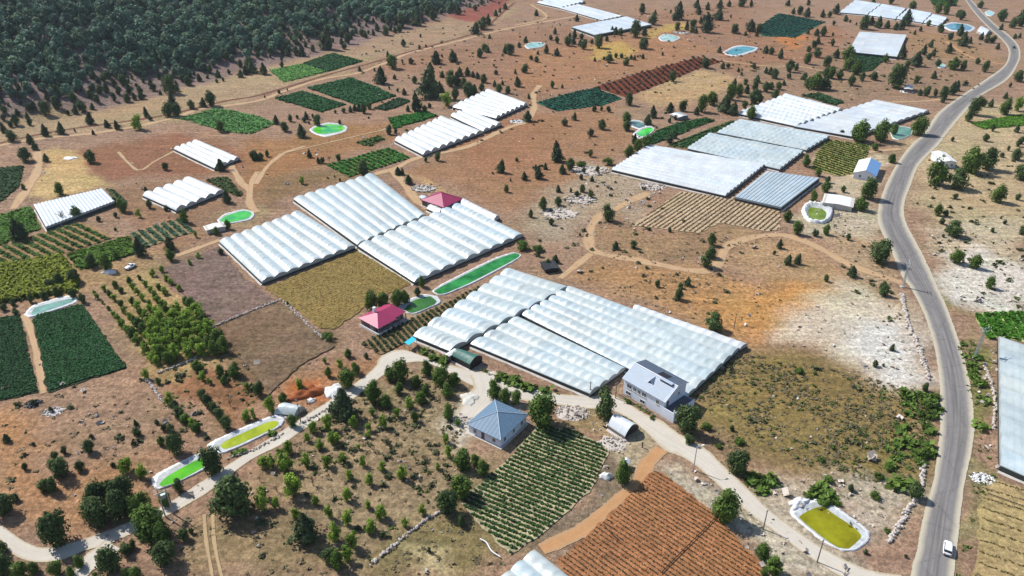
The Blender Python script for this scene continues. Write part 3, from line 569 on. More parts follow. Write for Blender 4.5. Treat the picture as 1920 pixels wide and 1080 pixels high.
# ------------------------------------------------------------------ ponds
def cast(P, c, a):
    d = np.array([math.cos(a), math.sin(a)]); best = None
    for i in range(len(P)):
        p, q = P[i]-c, P[(i+1) % len(P)]-c; e = q-p; den = d[0]*e[1]-d[1]*e[0]
        if abs(den) < 1e-9: continue
        t = (p[0]*e[1]-p[1]*e[0])/den; u = (p[0]*d[1]-p[1]*d[0])/den
        if t > 0 and -1e-6 <= u <= 1+1e-6: best = t if best is None else max(best, t)
    return best or .5
def closed(P):
    Q = np.concatenate([P[-2:], P, P[:2]]); C = catmull(Q, 6); return .68*resample(np.concatenate([P, P[:1]]), 6*len(P)+1)[:-1]+.32*C[12:-7][:6*len(P)] if len(C[12:-7]) >= 6*len(P) else P
def pond(outer, inner, c1, c2, label, short, liner=None, berm=.34):
    O = closed(wpoly(outer))
    if isinstance(inner, float): I = None
    else: I = closed(wpoly(inner))
    c = (I if I is not None else O).mean(0)
    n = 84; D = resample(np.concatenate([O, O[:1]]), n+1)[:-1]; c0 = Vector((c[0], c[1], hz(*c)))
    root = empty('farm_pond', c0, label, 'pond'); land(short, c); rings = []
    for j, q in enumerate(D):
        a = math.atan2(q[1]-c[1], q[0]-c[0]); ro = np.linalg.norm(q-c)
        ri = cast(I, c, a) if I is not None else ro*inner
        ri = min(ri*1.07, ro-.4); wv = .5*math.sin(j*1.7)+.4*math.sin(j*3.1)+random.gauss(0, .3)
        rings.append([(ro+.25*wv, -.15), (ro-.25*(ro-ri)*.5, berm*(.9+.35*wv)), (ro-.42*(ro-ri), berm*(1.05+.35*wv)), (ri+.22*(ro-ri), berm*.62), (ri, .16), (ri-.5 if ri > 1.2 else ri*.6, .02)] + [a])
    V = []; W = []
    for rg in rings:
        a = rg[-1]
        for r, z in rg[:-1]:
            x, y = c[0]+r*math.cos(a), c[1]+r*math.sin(a); V.append((x, y, (hz(x, y) if z < berm*.5 else c0.z*.6+hz(x, y)*.4)+z))
    k = 6; F = [(j*k+i, j*k+i+1, ((j+1) % n)*k+i+1, ((j+1) % n)*k+i) for j in range(n) for i in range(k-1)]
    V = np.array(V); V[4::k, 2] = c0.z+.2; V[5::k, 2] = c0.z+.05
    onp('liner', V, np.array(F)[:, ::-1], [liner or M['liner'], M['liner_in']], root, True, np.tile([0, 0, 1, 1, 1], n))
    bm = bmesh.new(); ring = [bm.verts.new((v[0]+(c[0]-v[0])*-.01, v[1]+(c[1]-v[1])*-.01, c0.z+.24)) for v in V[4::k]]
    ct = bm.verts.new((c[0], c[1], c0.z+.24))
    for j in range(n): bm.faces.new((ct, ring[j], ring[(j+1) % n]))
    obm('water', bm, water('pond_water', c1, c2), root, True)
pond([(1480,962),(1500,945),(1540,930),(1552,940),(1580,958),(1618,985),(1635,1000),(1628,1020),(1600,1036),(1570,1033),(1530,1008)], [(1502,972),(1540,952),(1576,976),(1613,1002),(1592,1026),(1570,1025),(1540,1005)], (.21,.20,.004), (.24,.235,.008), 'olive yellow pond with crumpled white liner at the lower right', 'the olive yellow pond')
pond([(282,898),(300,884),(375,848),(392,854),(386,880),(300,921),(287,914)], [(302,908),(318,893),(376,860),(383,870),(376,880),(314,913)], (.07,.35,.012), (.10,.40,.02), 'long bright green pond with white rim at the lower left', 'the bright green lane pond')
pond([(386,836),(395,828),(520,774),(534,783),(528,800),(422,853),(396,852)], [(417,836),(428,826),(503,793),(520,794),(512,805),(428,842)], (.30,.36,.012), (.34,.40,.03), 'long yellow green pond with wide white liner along the lane', 'the yellow green lane pond')
pond([(810,546),(830,532),(955,470),(979,478),(966,490),(842,556),(820,554)], [(818,545),(838,534),(955,475),(972,480),(960,489),(842,551),(826,551)], (.010,.15,.022), (.03,.24,.05), 'long deep green pond between two white greenhouse blocks', 'the long deep green pond')
pond([(742,581),(752,568),(792,552),(820,556),(828,568),(815,574),(776,590)], [(760,580),(776,565),(804,557),(817,566),(811,573),(775,587)], (.035,.13,.025), (.05,.16,.03), 'small dark green pond beside the crimson roofed house', 'the small dark green pond')
pond([(580,244),(590,237),(616,230),(640,233),(653,239),(646,248),(610,257),(590,252)], [(588,245),(596,239),(616,234),(638,236),(645,240),(638,246),(610,251),(596,250)], (.01,.38,.09), (.12,.48,.02), 'emerald pond with white rim in the upper left pasture', 'the emerald pond')
pond([(407,413),(420,402),(455,393),(474,397),(478,404),(470,413),(425,421),(412,420)], [(415,413),(426,405),(454,397),(468,399),(470,404),(462,411),(426,418)], (.04,.42,.10), (.08,.46,.05), 'small rounded bright green pond beside a white slab', 'the small bright green pond')
pond([(44,592),(60,574),(128,553),(146,560),(141,570),(60,596)], [(62,588),(70,577),(126,562),(137,563),(132,568),(66,591)], (.15,.30,.25), (.20,.36,.30), 'pale teal pond with white banks above the dark green plot', 'the pale teal pond')
pond([(1502,396),(1507,386),(1518,380),(1540,382),(1557,384),(1563,398),(1556,414),(1540,421),(1512,416)], [(1516,396),(1522,390),(1544,394),(1549,402),(1544,414),(1520,414)], (.13,.20,.012), (.16,.23,.02), 'small olive pond in thick white liner near the road', 'the small olive pond', berm=1.3)
pond([(1186,252),(1200,241),(1220,236),(1228,243),(1216,255),(1200,261)], [(1195,251),(1205,244),(1219,240),(1224,244),(1214,253),(1203,256)], (.04,.48,.07), (.08,.55,.06), 'bright green lower one of two twin ponds', 'the green twin pond')
pond([(1178,230),(1188,225),(1204,228),(1214,237),(1200,243),(1184,238)], [(1182,231),(1189,228),(1202,231),(1208,237),(1198,240),(1187,236)], (.06,.13,.13), (.10,.20,.18), 'grey teal upper one of two twin ponds', 'the grey twin pond')
pond([(1355,98),(1372,88),(1388,85),(1410,88),(1424,90),(1415,97),(1380,107),(1362,103)], [(1362,98),(1376,91),(1389,88),(1407,90),(1414,92),(1407,95),(1380,103),(1368,101)], (.02,.20,.24), (.05,.27,.30), 'blue teal pond on orange ground near the red orchard', 'the blue teal pond')
pond([(1234,71),(1244,64),(1262,66),(1277,71),(1264,78),(1240,77)], .72, (.28,.45,.38), (.35,.52,.45), 'tiny pale pond beside the yellow patch', 'the tiny pale pond')
pond([(983,86),(994,80),(1012,79),(1024,82),(1015,89),(990,92)], .75, (.20,.42,.36), (.28,.50,.42), 'tiny pale teal pond in the upper middle pasture', 'the tiny pale teal pond')
pond([(1765,48),(1785,42),(1815,46),(1830,53),(1820,60),(1780,58)], .72, (.05,.20,.28), (.08,.26,.34), 'blue pond at the end of the far tunnel row', 'the far blue pond')
pond([(1668,242),(1685,236),(1712,241),(1708,254),(1685,263),(1672,259)], .86, (.09,.22,.15), (.13,.28,.19), 'green teal pond beside the road and white greenhouse', 'the roadside teal pond')
pond([(1846,23),(1854,19),(1866,24),(1860,31),(1850,29)], .7, (.30,.55,.50), (.35,.6,.55), 'tiny pale aqua pond at the top right', 'the tiny aqua pond')
pond([(1755,123),(1764,119),(1773,122),(1772,128),(1760,128)], .7, (.25,.50,.36), (.3,.55,.4), 'tiny pale green pond beside the road bend', 'the tiny pond by the bend')
# ------------------------------------------------------------------ greenhouses
def greenhouse(q, n, label, short, cover='film', eave=1.5, rise=None, billow=.25, bay=2.9, name='greenhouse', ends=True, end_m='film_end', side_m='side', straps=False, seg=9):
    """q: eave corners p0 p1 p2 p3 in the photograph, the spans run from p0 to p1 and lie side by side towards p3"""
    E = [np.array(G(*p, eave)) for p in q]; zb = np.mean([e[2] for e in E])
    for e in E: e[2] = zb*.5+e[2]*.5
    L = .5*(np.linalg.norm(E[1]-E[0])+np.linalg.norm(E[2]-E[3])); Wd = .5*(np.linalg.norm(E[3]-E[0])+np.linalg.norm(E[2]-E[1]))
    c = np.mean(E, 0); c[2] -= eave; root = empty(name, c, label, 'greenhouse'); land(short, c)
    if rise is None: rise = min(1.3, .17*Wd/n) if cover != 'film_bright' else min(1.7, .24*Wd/n)
    nb = max(2, int(round(L/bay))); spb = 5 if billow else 1; nu = nb*spb+1; nv = n*seg+1
    u = np.linspace(0, 1, nu)[:, None]; v = np.linspace(0, 1, nv)[None, :]
    B = lambda u, v: (E[0][None, None]*((1-u)*(1-v))[..., None]+E[1][None, None]*(u*(1-v))[..., None]+E[2][None, None]*(u*v)[..., None]+E[3][None, None]*((1-u)*v)[..., None])
    P = B(u, v); t = v*n-np.minimum(np.floor(v*n+1e-9), n-1); arch = np.sin(np.pi*np.clip(t, 0, 1))
    sp = np.minimum(np.floor(v*n+1e-9), n-1).astype(int); bi = np.minimum((u*nb-1e-9).astype(int), nb-1)
    amp = RNG.uniform(.35, 1.5, (nb, n))[np.broadcast_to(bi, P.shape[:2]), np.broadcast_to(sp, P.shape[:2])]
    spr = (1+RNG.normal(size=n)*.03)[sp]
    P[..., 2] += rise*spr*np.power(np.maximum(arch, 0), .85)+billow*amp*np.sin(np.pi*u*nb)**2*arch**1.5
    if billow: P[..., 2] += .09*np.sin(u*L/3.3+sp*2.1)*arch+.05*np.sin(u*L/1.3+sp)*arch
    F = grid_faces(nu, nv); V = P.reshape(-1, 3); a, b_, d_ = V[F[0, 0]], V[F[0, 1]], V[F[0, 3]]
    if np.cross(b_-a, d_-a)[2] < 0: F = F[:, ::-1]
    mi = None; mats = [M[cover]]
    if straps:
        mats.append(M[straps]); mi = np.broadcast_to((np.arange(nv-1) % seg == seg-1), (nu-1, nv-1)).astype(int).ravel()
    ro = onp('roof_cover', V, F, mats, root, True, mi)
    pan = np.ones((nu-1, nv-1, 4)); bb = np.arange(nu-1)//spb; ss = np.arange(nv-1)//seg; rp = RNG.normal(1., .035, (nb//3+1, n)); wm = np.clip(RNG.normal(0, .02, (nb//3+1, n)), -.04, .05)
    base = rp[(bb//3)[:, None], ss[None, :]]*RNG.normal(1, .02, (nu-1, 1)); base = np.where((np.arange(nu-1) % spb == 0)[:, None] & (spb > 1), base*.955, base); base = np.where((np.arange(nv-1) % seg == seg-1)[None, :], base*.93, base)
    pan[..., 0] = base*(1+wm[(bb//3)[:, None], ss[None, :]]); pan[..., 1] = base; pan[..., 2] = base*(1-wm[(bb//3)[:, None], ss[None, :]])
    at = ro.data.color_attributes.new('panel', 'FLOAT_COLOR', 'CORNER'); at.data.foreach_set('color', np.repeat(pan.reshape(-1, 4), 4, 0).astype(np.float32).ravel())
    dr = lambda r, dz: [(x, y, z+dz) for x, y, z in r]
    for row, end in ((P[0], 1), (P[-1], 1)):                                   # end walls: from the arch down to the ground
        bm = bmesh.new(); top = [bm.verts.new(p) for p in row]; lin = [row[0]+(row[-1]-row[0])*k/(nv-1) for k in range(nv)]
        low = [bm.verts.new((p[0], p[1], p[2]-.75)) for p in lin]; base = [bm.verts.new((p[0], p[1], hz(p[0], p[1])-.2)) for p in lin]
        for k in range(nv-1):
            bm.faces.new((top[k], top[k+1], low[k+1], low[k])); f = bm.faces.new((low[k], low[k+1], base[k+1], base[k])); f.material_index = 1
        obm('end_wall', bm, [M[end_m], M[side_m]], root)
    for e0, e1 in ((0, 1), (3, 2)):
        bm = bmesh.new(); k = max(3, nb); top = []; low = []; base = []
        for i in range(k+1):
            p = E[e0]+(E[e1]-E[e0])*i/k; top.append(bm.verts.new(p)); low.append(bm.verts.new((p[0], p[1], p[2]-.25))); base.append(bm.verts.new((p[0], p[1], hz(p[0], p[1])-.2)))
        for i in range(k):
            f = bm.faces.new((top[i], top[i+1], low[i+1], low[i])); f.material_index = 1; bm.faces.new((low[i], low[i+1], base[i+1], base[i]))
        obm('side_wall', bm, [M[side_m], M[cover]], root)
        bm = bmesh.new()                                                        # a pale ground skirt of plastic along the foot
        o = np.cross(E[e1]-E[e0], [0, 0, 1]); o = o/np.linalg.norm(o)
        if np.dot(o, np.array(E[e0])-c) < 0: o = -o
        r0 = []; r1 = []
        for i in range(k+1):
            p = E[e0]+(E[e1]-E[e0])*i/k+o*.12; q2 = p+o*(.55+.15*math.sin(i*2.3)); r0.append(bm.verts.new((p[0], p[1], hz(p[0], p[1])+.35))); r1.append(bm.verts.new((q2[0], q2[1], hz(q2[0], q2[1])+.02)))
        for i in range(k): bm.faces.new((r0[i], r0[i+1], r1[i+1], r1[i]))
        obm('skirt', bm, M['concrete'], root)
    return root
gh = greenhouse
gh([(775,630),(843,658),(1068,538),(956,503)], 8, 'white tunnel greenhouse left block of the front complex', 'the front left tunnels')
gh([(882,644),(1106,738),(1173,690),(972,593)], 4, 'white tunnel greenhouse with green verge beside the concrete lane', 'the front middle tunnels')
gh([(978,590),(1286,745),(1387,652),(1070,536)], 6, 'largest front white tunnel greenhouse behind the two storey house', 'the largest front tunnels')
gh([(1186,580),(1387,654),(1402,645),(1192,572)], 1, 'single narrow white tunnel along the back of the largest front greenhouse', 'the narrow back tunnel', 'film_bright')
gh([(411,452),(491,528),(666,462),(562,396)], 8, 'white eight span tunnel greenhouse above the brown fallow field', 'the middle left tunnels')
gh([(550,373),(670,459),(799,403),(700,325)], 8, 'smooth white tunnel greenhouse farthest of the middle complex', 'the smooth middle tunnels', billow=.05)
gh([(672,462),(776,528),(982,439),(862,381)], 9, 'white tunnel greenhouse in front of the small crimson roofed house', 'the middle right tunnels')
gh([(800,391),(822,401),(834,394),(812,384)], 1, 'single short white tunnel at left foot of the small crimson house', 'the short tunnel', 'film_bright', eave=1.3)
gh([(862,382),(926,412),(937,406),(869,373)], 1, 'single white side tunnel right of the small crimson house', 'the side tunnel', 'film_bright')
gh([(740,263),(793,290),(905,247),(831,219)], 8, 'white upper tunnel greenhouse nearest block beside the dirt track', 'the upper tunnels', 'film_bright', billow=.04)
gh([(845,217),(906,246),(941,232),(876,205)], 3, 'white upper tunnel greenhouse middle block of three', 'the upper middle tunnels', 'film_bright', billow=.04)
gh([(848,200),(930,222),(989,195),(918,168)], 7, 'white upper tunnel greenhouse farthest block of three', 'the upper far tunnels', 'film_bright', billow=.03)
gh([(326,279),(402,315),(450,296),(371,263)], 4, 'small white four span tunnel greenhouse in the brown pasture', 'the four span tunnels', 'film_bright', billow=.04)
gh([(267,366),(330,394),(420,358),(360,333)], 5, 'small white five span tunnel greenhouse left of the dirt track', 'the five span tunnels', 'film_bright', billow=.04)
gh([(63,384),(86,425),(215,377),(192,354)], 20, 'flat pale net house with ribbed roof beside two thin palms', 'the pale net house', 'film_net', 2.2, .28, 0, name='net_house', side_m='side', seg=4)
gh([(1147,318),(1360,367),(1434,309),(1218,272)], 12, 'big white tunnel greenhouse above the pale striped field', 'the big right tunnels', 'film_bright', billow=.06)
gh([(1289,278),(1462,317),(1507,283),(1331,250)], 7, 'pale blue tunnel greenhouse behind the big white one', 'the pale blue tunnels', 'film')
gh([(1345,248),(1512,281),(1556,256),(1389,224)], 6, 'pale blue tunnel greenhouse second behind the big white one', 'the second pale blue tunnels', 'film')
gh([(1385,213),(1494,237),(1580,206),(1476,178)], 8, 'far white bumpy tunnel greenhouse left of the smooth road greenhouse', 'the far bumpy tunnels', 'film_bright')
gh([(1490,237),(1601,257),(1743,207),(1645,187)], 11, 'smooth bright white greenhouse beside the road', 'the smooth road greenhouse', 'film_bright', rise=.8, billow=.0)
gh([(1378,369),(1438,320),(1537,334),(1465,389)], 13, 'grey blue net house with dark roof stripes', 'the striped net house', 'film_grey', 2., .12, 0, name='net_house', straps='gap', seg=9, end_m='film_grey')
gh([(1575,23),(1626,27),(1653,8),(1605,0)], 4, 'leftmost of four pale blue tunnels in the far row', 'the far tunnel row', 'film_net', billow=0)
gh([(1628,28),(1679,35),(1699,16),(1655,8)], 4, 'second from left of four pale blue tunnels in the far row', 'the far tunnel row', 'film_net', billow=0)
gh([(1681,35),(1730,42),(1748,25),(1704,17)], 4, 'third from left of four pale blue tunnels in the far row', 'the far tunnel row', 'film_net', billow=0)
gh([(1732,42),(1762,48),(1777,33),(1750,27)], 3, 'rightmost of four pale blue tunnels in the far row', 'the far tunnel row', 'film_net', billow=0)
gh([(1590,97),(1682,106),(1700,65),(1612,59)], 10, 'flat white net house on the far slope', 'the far white net house', 'film_bright', 2.4, .15, 0, name='net_house', seg=4)
gh([(1007,5),(1052,15),(1098,3),(1060,-8)], 6, 'pale grey greenhouse at the top edge', 'the top edge greenhouse', 'film_net', billow=0, seg=6)
gh([(1050,15),(1130,38),(1168,30),(1086,8)], 5, 'long white greenhouse near the top edge', 'the long top greenhouse', 'film_bright', rise=.6, billow=0)
gh([(1072,50),(1115,65),(1222,46),(1175,31)], 6, 'flat grey net house near the top edge', 'the flat grey net house', 'film_net', 2.6, .12, 0, name='net_house', seg=4)
gh([(1873,630),(1985,668),(1995,925),(1876,872)], 9, 'pale blue greenhouse cut by the right edge beside the road', 'the right edge greenhouse', 'film', 2., 1.0, billow=.05)
gh([(932,1090),(1000,1150),(1078,1090),(1003,1031)], 3, 'white tunnel greenhouse cut by the bottom edge', 'the bottom edge tunnels', 'film', 1.5)
gh([(1140,797),(1172,818),(1198,800),(1160,781)], 1, 'small white arched shed with open end painted shade-black beside the lane', 'the small arched shed', 'film_bright', 1.4, 2.2, .05, 2.2, name='arched_shed', end_m='black', side_m='wood', seg=14)  # black end walls paint the shade inside the open end
gh([(847,666),(881,683),(904,668),(864,656)], 1, 'arched shed under dark green tarpaulin beside the lane', 'the green tarpaulin shed', 'green_tarp', 2.2, 1.3, .03, 3., name='arched_shed', end_m='black', side_m='black', seg=14)
gh([(514,774),(552,779),(572,764),(540,756)], 1, 'low white plastic tunnel at the end of the yellow green pond', 'the low plastic tunnel', 'film', .8, 1.5, .05, 2.5, name='arched_shed', seg=12)
gh([(1832,58),(1848,66),(1858,58),(1842,50)], 1, 'tiny white arched shed beside the far road', 'the tiny road shed', 'film_bright', 1., 2.2, 0, name='arched_shed', seg=10)
# ------------------------------------------------------------------ houses
class Frame:
    def __init__(s, o, ux, uy): s.o = Vector(o); s.ux = Vector(ux).normalized(); s.uy = Vector(uy).normalized()
    def __call__(s, x, y, z): return s.o+s.ux*x+s.uy*y+Vector((0, 0, z))
def box(bm, fr, x0, x1, y0, y1, z0, z1, mi=0):
    v = [bm.verts.new(fr(x, y, z)) for z in (z0, z1) for x, y in ((x0, y0), (x1, y0), (x1, y1), (x0, y1))]
    for f in ((3, 2, 1, 0), (4, 5, 6, 7), (0, 1, 5, 4), (1, 2, 6, 5), (2, 3, 7, 6), (3, 0, 4, 7)):
        bm.faces.new([v[i] for i in f]).material_index = mi
def pbox(name, fr, b, m, parent=None):
    bm = bmesh.new(); box(bm, fr, *b); bmesh.ops.recalc_face_normals(bm, faces=bm.faces); return obm(name, bm, m, parent)
def slab(bm, pts, th, mi=0):
    """a roof plane with thickness below it"""
    t = [bm.verts.new(p) for p in pts]; l = [bm.verts.new(Vector(p)-Vector((0, 0, th))) for p in pts]; n = len(t)
    bm.faces.new(t).material_index = mi; bm.faces.new(l[::-1]).material_index = mi
    for i in range(n): bm.faces.new((t[i], l[i], l[(i+1) % n], t[(i+1) % n])).material_index = mi
def tube(bm, pts, r, n=6, mi=0):
    rings = []
    for i, p in enumerate(pts):
        p = Vector(p); d = (Vector(pts[min(i+1, len(pts)-1)])-Vector(pts[max(i-1, 0)])).normalized()
        a = d.cross(Vector((0, 0, 1)) if abs(d.z) < .9 else Vector((1, 0, 0))).normalized(); b = d.cross(a)
        rr = r[i] if isinstance(r, (list, tuple)) else r
        rings.append([bm.verts.new(p+(a*math.cos(k*2*math.pi/n)+b*math.sin(k*2*math.pi/n))*rr) for k in range(n)])
    for A, B in zip(rings, rings[1:]):
        for k in range(n): bm.faces.new((A[k], A[(k+1) % n], B[(k+1) % n], B[k])).material_index = mi
    bm.faces.new(rings[0][::-1]).material_index = mi; bm.faces.new(rings[-1]).material_index = mi
def window(fr, side, Lx, Ly, a, z, w, h, parent, door=False):
    """a framed opening on one wall: f front (y=0), b back, r right (x=Lx), l left"""
    w2 = {'f': lambda t, d, zz: fr(t, -d, zz), 'b': lambda t, d, zz: fr(t, Ly+d, zz), 'r': lambda t, d, zz: fr(Lx+d, t, zz), 'l': lambda t, d, zz: fr(-d, t, zz)}[side]
    class W:
        def __call__(s, x, y, zz): return w2(x, y, zz)
    bm = bmesh.new(); g = W(); t = .09
    for x0, x1, z0, z1 in ((a, a+t, z, z+h), (a+w-t, a+w, z, z+h), (a+t, a+w-t, z, z+t), (a+t, a+w-t, z+h-t, z+h)) + (() if door else ((a+w/2-.04, a+w/2+.04, z+t, z+h-t),)):
        box(bm, g, x0, x1, -.02, .07, z0, z1)
    bmesh.ops.recalc_face_normals(bm, faces=bm.faces)
    f = obm('door' if door else 'window', bm, M['wood'] if door else M['trim'], parent)
    bm = bmesh.new(); box(bm, g, a+t, a+w-t, .0, .03, z+t, z+h-t); bmesh.ops.recalc_face_normals(bm, faces=bm.faces)
    p = obm('panel' if door else 'pane', bm, M['wall_brown'] if door else M['glass'], None, off=parent.location); p.parent = f; p.location = (0, 0, 0)
    if not door:
        bm = bmesh.new(); box(bm, g, a-.08, a+w+.08, -.02, .14, z-.09, z-.005); bmesh.ops.recalc_face_normals(bm, faces=bm.faces)
        s = obm('sill', bm, M['concrete'], None, off=parent.location); s.parent = f; s.location = (0, 0, 0)
def rect_frame(near, right, left, z):
    n, r, l = (G(*p, z) for p in (near, right, left)); ux = r-n; ux.z = 0; uy = l-n; uy.z = 0
    ux1 = ux.normalized(); L = ux.length; p = Vector((-ux1.y, ux1.x, 0)); D = uy.dot(p)
    if D < 0: p = -p; D = -D
    return n, ux1, p, L, D
def pyramid_house(near, right, left, ev, apex, roof, wall, label, short, wins, over=.45):
    n, ux, uy, L, D = rect_frame(near, right, left, ev); base = Vector((n.x, n.y, hz(n.x, n.y)))
    fr = Frame(base+ux*over+uy*over, ux, uy); Lx, Ly = L-2*over, D-2*over
    c = fr(Lx/2, Ly/2, 0); az = zat(c.x, c.y, apex[1])-base.z
    root = empty('house', c, label, 'house'); land(short, c)
    bm = bmesh.new()
    box(bm, fr, 0, Lx, 0, Ly, -.8, ev-.05); bmesh.ops.recalc_face_normals(bm, faces=bm.faces); obm('wall', bm, wall, root)
    bm = bmesh.new(); e = [fr(-over, -over, ev), fr(Lx+over, -over, ev), fr(Lx+over, Ly+over, ev), fr(-over, Ly+over, ev)]; a = fr(Lx/2, Ly/2, az)
    vt = [bm.verts.new(p) for p in e]; va = bm.verts.new(a); vl = [bm.verts.new(p-Vector((0, 0, .18))) for p in e]
    for i in range(4):
        bm.faces.new((vt[i], vt[(i+1) % 4], va)); bm.faces.new((vl[i], vl[(i+1) % 4], vt[(i+1) % 4], vt[i]))
    bm.faces.new(vl[::-1]); bmesh.ops.recalc_face_normals(bm, faces=bm.faces); rf = obm('roof', bm, roof, root)
    bm = bmesh.new()
    for p in e: tube(bm, [p+Vector((0, 0, .03)), a+Vector((0, 0, .03))], .11, 5)
    o = obm('ridge_cap', bm, M['roof_silver'] if roof == M['roof_grey'] else roof, None, off=c); o.parent = rf; o.location = (0, 0, 0)
    # sheet seams
    bm = bmesh.new()
    for i in range(4):
        p, q = e[i], e[(i+1) % 4]; m = (p+q)/2; d = (q-p); ln = d.length; d.normalize(); k = int(ln/1.1)
        for j in range(1, k):
            s = j*ln/k; t = 1-abs(2*s/ln-1); st = p+d*s; en = st+(a-m)*t*.985
            tube(bm, [st+Vector((0, 0, .012)), en+Vector((0, 0, .012))], .03, 3)
    o = obm('seam', bm, roof, None, off=c); o.parent = rf; o.location = (0, 0, 0)
    pbox('plinth', fr, (-.7, Lx+.7, -.7, Ly+.7, -.6, .22), M['concrete'], root)
    for side, f, w in wins:
        ln = Lx if side in 'fb' else Ly; window(fr, side, Lx, Ly, f*ln-w/2, 1.0, w, 1.25, root)
    return root, fr, Lx, Ly, az
r_, f_, lx_, ly_, az_ = pyramid_house((939,826),(991,778),(880,789), 3.0, (934,772), M['roof_grey'], M['wall_white'], 'white house with blue grey pyramid roof beside the row crop', 'the grey pyramid roofed house', [('l', .2, 1.1), ('l', .8, 1.1), ('f', .16, 1.1), ('f', .50, 1.1), ('f', .82, 1.1), ('b', .5, 1.2)])
window(f_, 'l', lx_, ly_, ly_*.5, .25, 1., 2.1, r_, True)
pyramid_house((832,389),(868,372),(807,366), 3.0, (837.6,361), M['roof_pink'], M['wall_brown'], 'small house with crimson pyramid roof behind white tunnels', 'the small crimson roofed house', [('l', .3, 1.2), ('l', .7, 1.2), ('f', .3, 1.1)])
def crimson_house():
    n, ux, uy, L, D = rect_frame((709,616.5),(766.3,587),(673,594.4), 3.1); base = Vector((n.x, n.y, hz(n.x, n.y))); ov = .6
    fr = Frame(base+ux*ov+uy*ov, ux, uy); Lx, Ly = L-2*ov, D-2*ov; c = fr(Lx/2, Ly/2, 0)
    root = empty('house', c, 'low house with long crimson hip roof and dark porch', 'house'); land('the crimson roofed house', c)
    pbox('wall', fr, (0, Lx, 1.6, Ly, -.8, 3.0), M['wall_brown'], root)  # porch shade is put into the dark wall colour
    pbox('plinth', fr, (-.6, Lx+.6, -.5, Ly+.6, -.6, .30), M['concrete'], root)
    bm = bmesh.new(); e = 3.1; rz = 5.3; sp = .62*Lx; H = [fr(-ov, -ov, e), fr(sp, -ov, e), fr(sp, Ly+ov, e), fr(-ov, Ly+ov, e)]; r0 = fr(Ly*.40, Ly/2, rz); r1 = fr(sp-Ly*.22, Ly/2, rz)
    H = [bm.verts.new(p) for p in H]; r0 = bm.verts.new(r0); r1 = bm.verts.new(r1)
    for f in ((H[0], H[1], r1, r0), (H[1], H[2], r1), (H[2], H[3], r0, r1), (H[3], H[0], r0), (H[3], H[2], H[1], H[0])): bm.faces.new(f)
    w0, w1 = sp-2.4, Lx+ov; y0, y1 = .5, Ly+ov; e2 = 3.0
    K = [bm.verts.new(fr(x, y, e2)) for x, y in ((w0, y0), (w1, y0), (w1, y1), (w0, y1))]; q0 = bm.verts.new(fr(w0, (y0+y1)/2, 4.75)); q1 = bm.verts.new(fr(w1-2.6, (y0+y1)/2, 4.75))
    for f in ((K[0], K[1], q1, q0), (K[1], K[2], q1), (K[2], K[3], q0, q1), (K[3], K[2], K[1], K[0])): bm.faces.new(f)
    bmesh.ops.recalc_face_normals(bm, faces=bm.faces); rf = obm('roof', bm, M['roof_pink'], root)
    ch = pbox('chimney', fr, (sp-4.2, sp-3.3, Ly*.62, Ly*.62+.9, 3.5, 6.6), M['trim'], None); ch.data.transform(__import__('mathutils').Matrix.Translation(-c)); ch.parent = rf
    for i in range(5): pbox('porch_post', fr, (i*(Lx-.25)/4, i*(Lx-.25)/4+.22, .0, .22, .3, 3.05), M['wood'], root)
    pbox('parapet', fr, (-.55, Lx*.45, -.5, -.3, .3, .95), M['trim'], root); pbox('parapet', fr, (-.55, -.35, -.3, Ly, .3, .9), M['trim'], root)
    for f in (.2, .5, .8): 
        class Fr2(Frame): pass
        f2 = Frame(fr(0, 1.6, 0), ux, uy); window(f2, 'f', Lx, Ly-1.6, f*Lx-.6, 1.1, 1.2, 1.2, root)
    f2 = Frame(fr(0, 1.6, 0), ux, uy); window(f2, 'l', Lx, Ly-1.6, 1.2, 1.1, 1.2, 1.2, root); window(f2, 'f', Lx, Ly, Lx*.33, .32, 1., 2.1, root, True)
crimson_house()
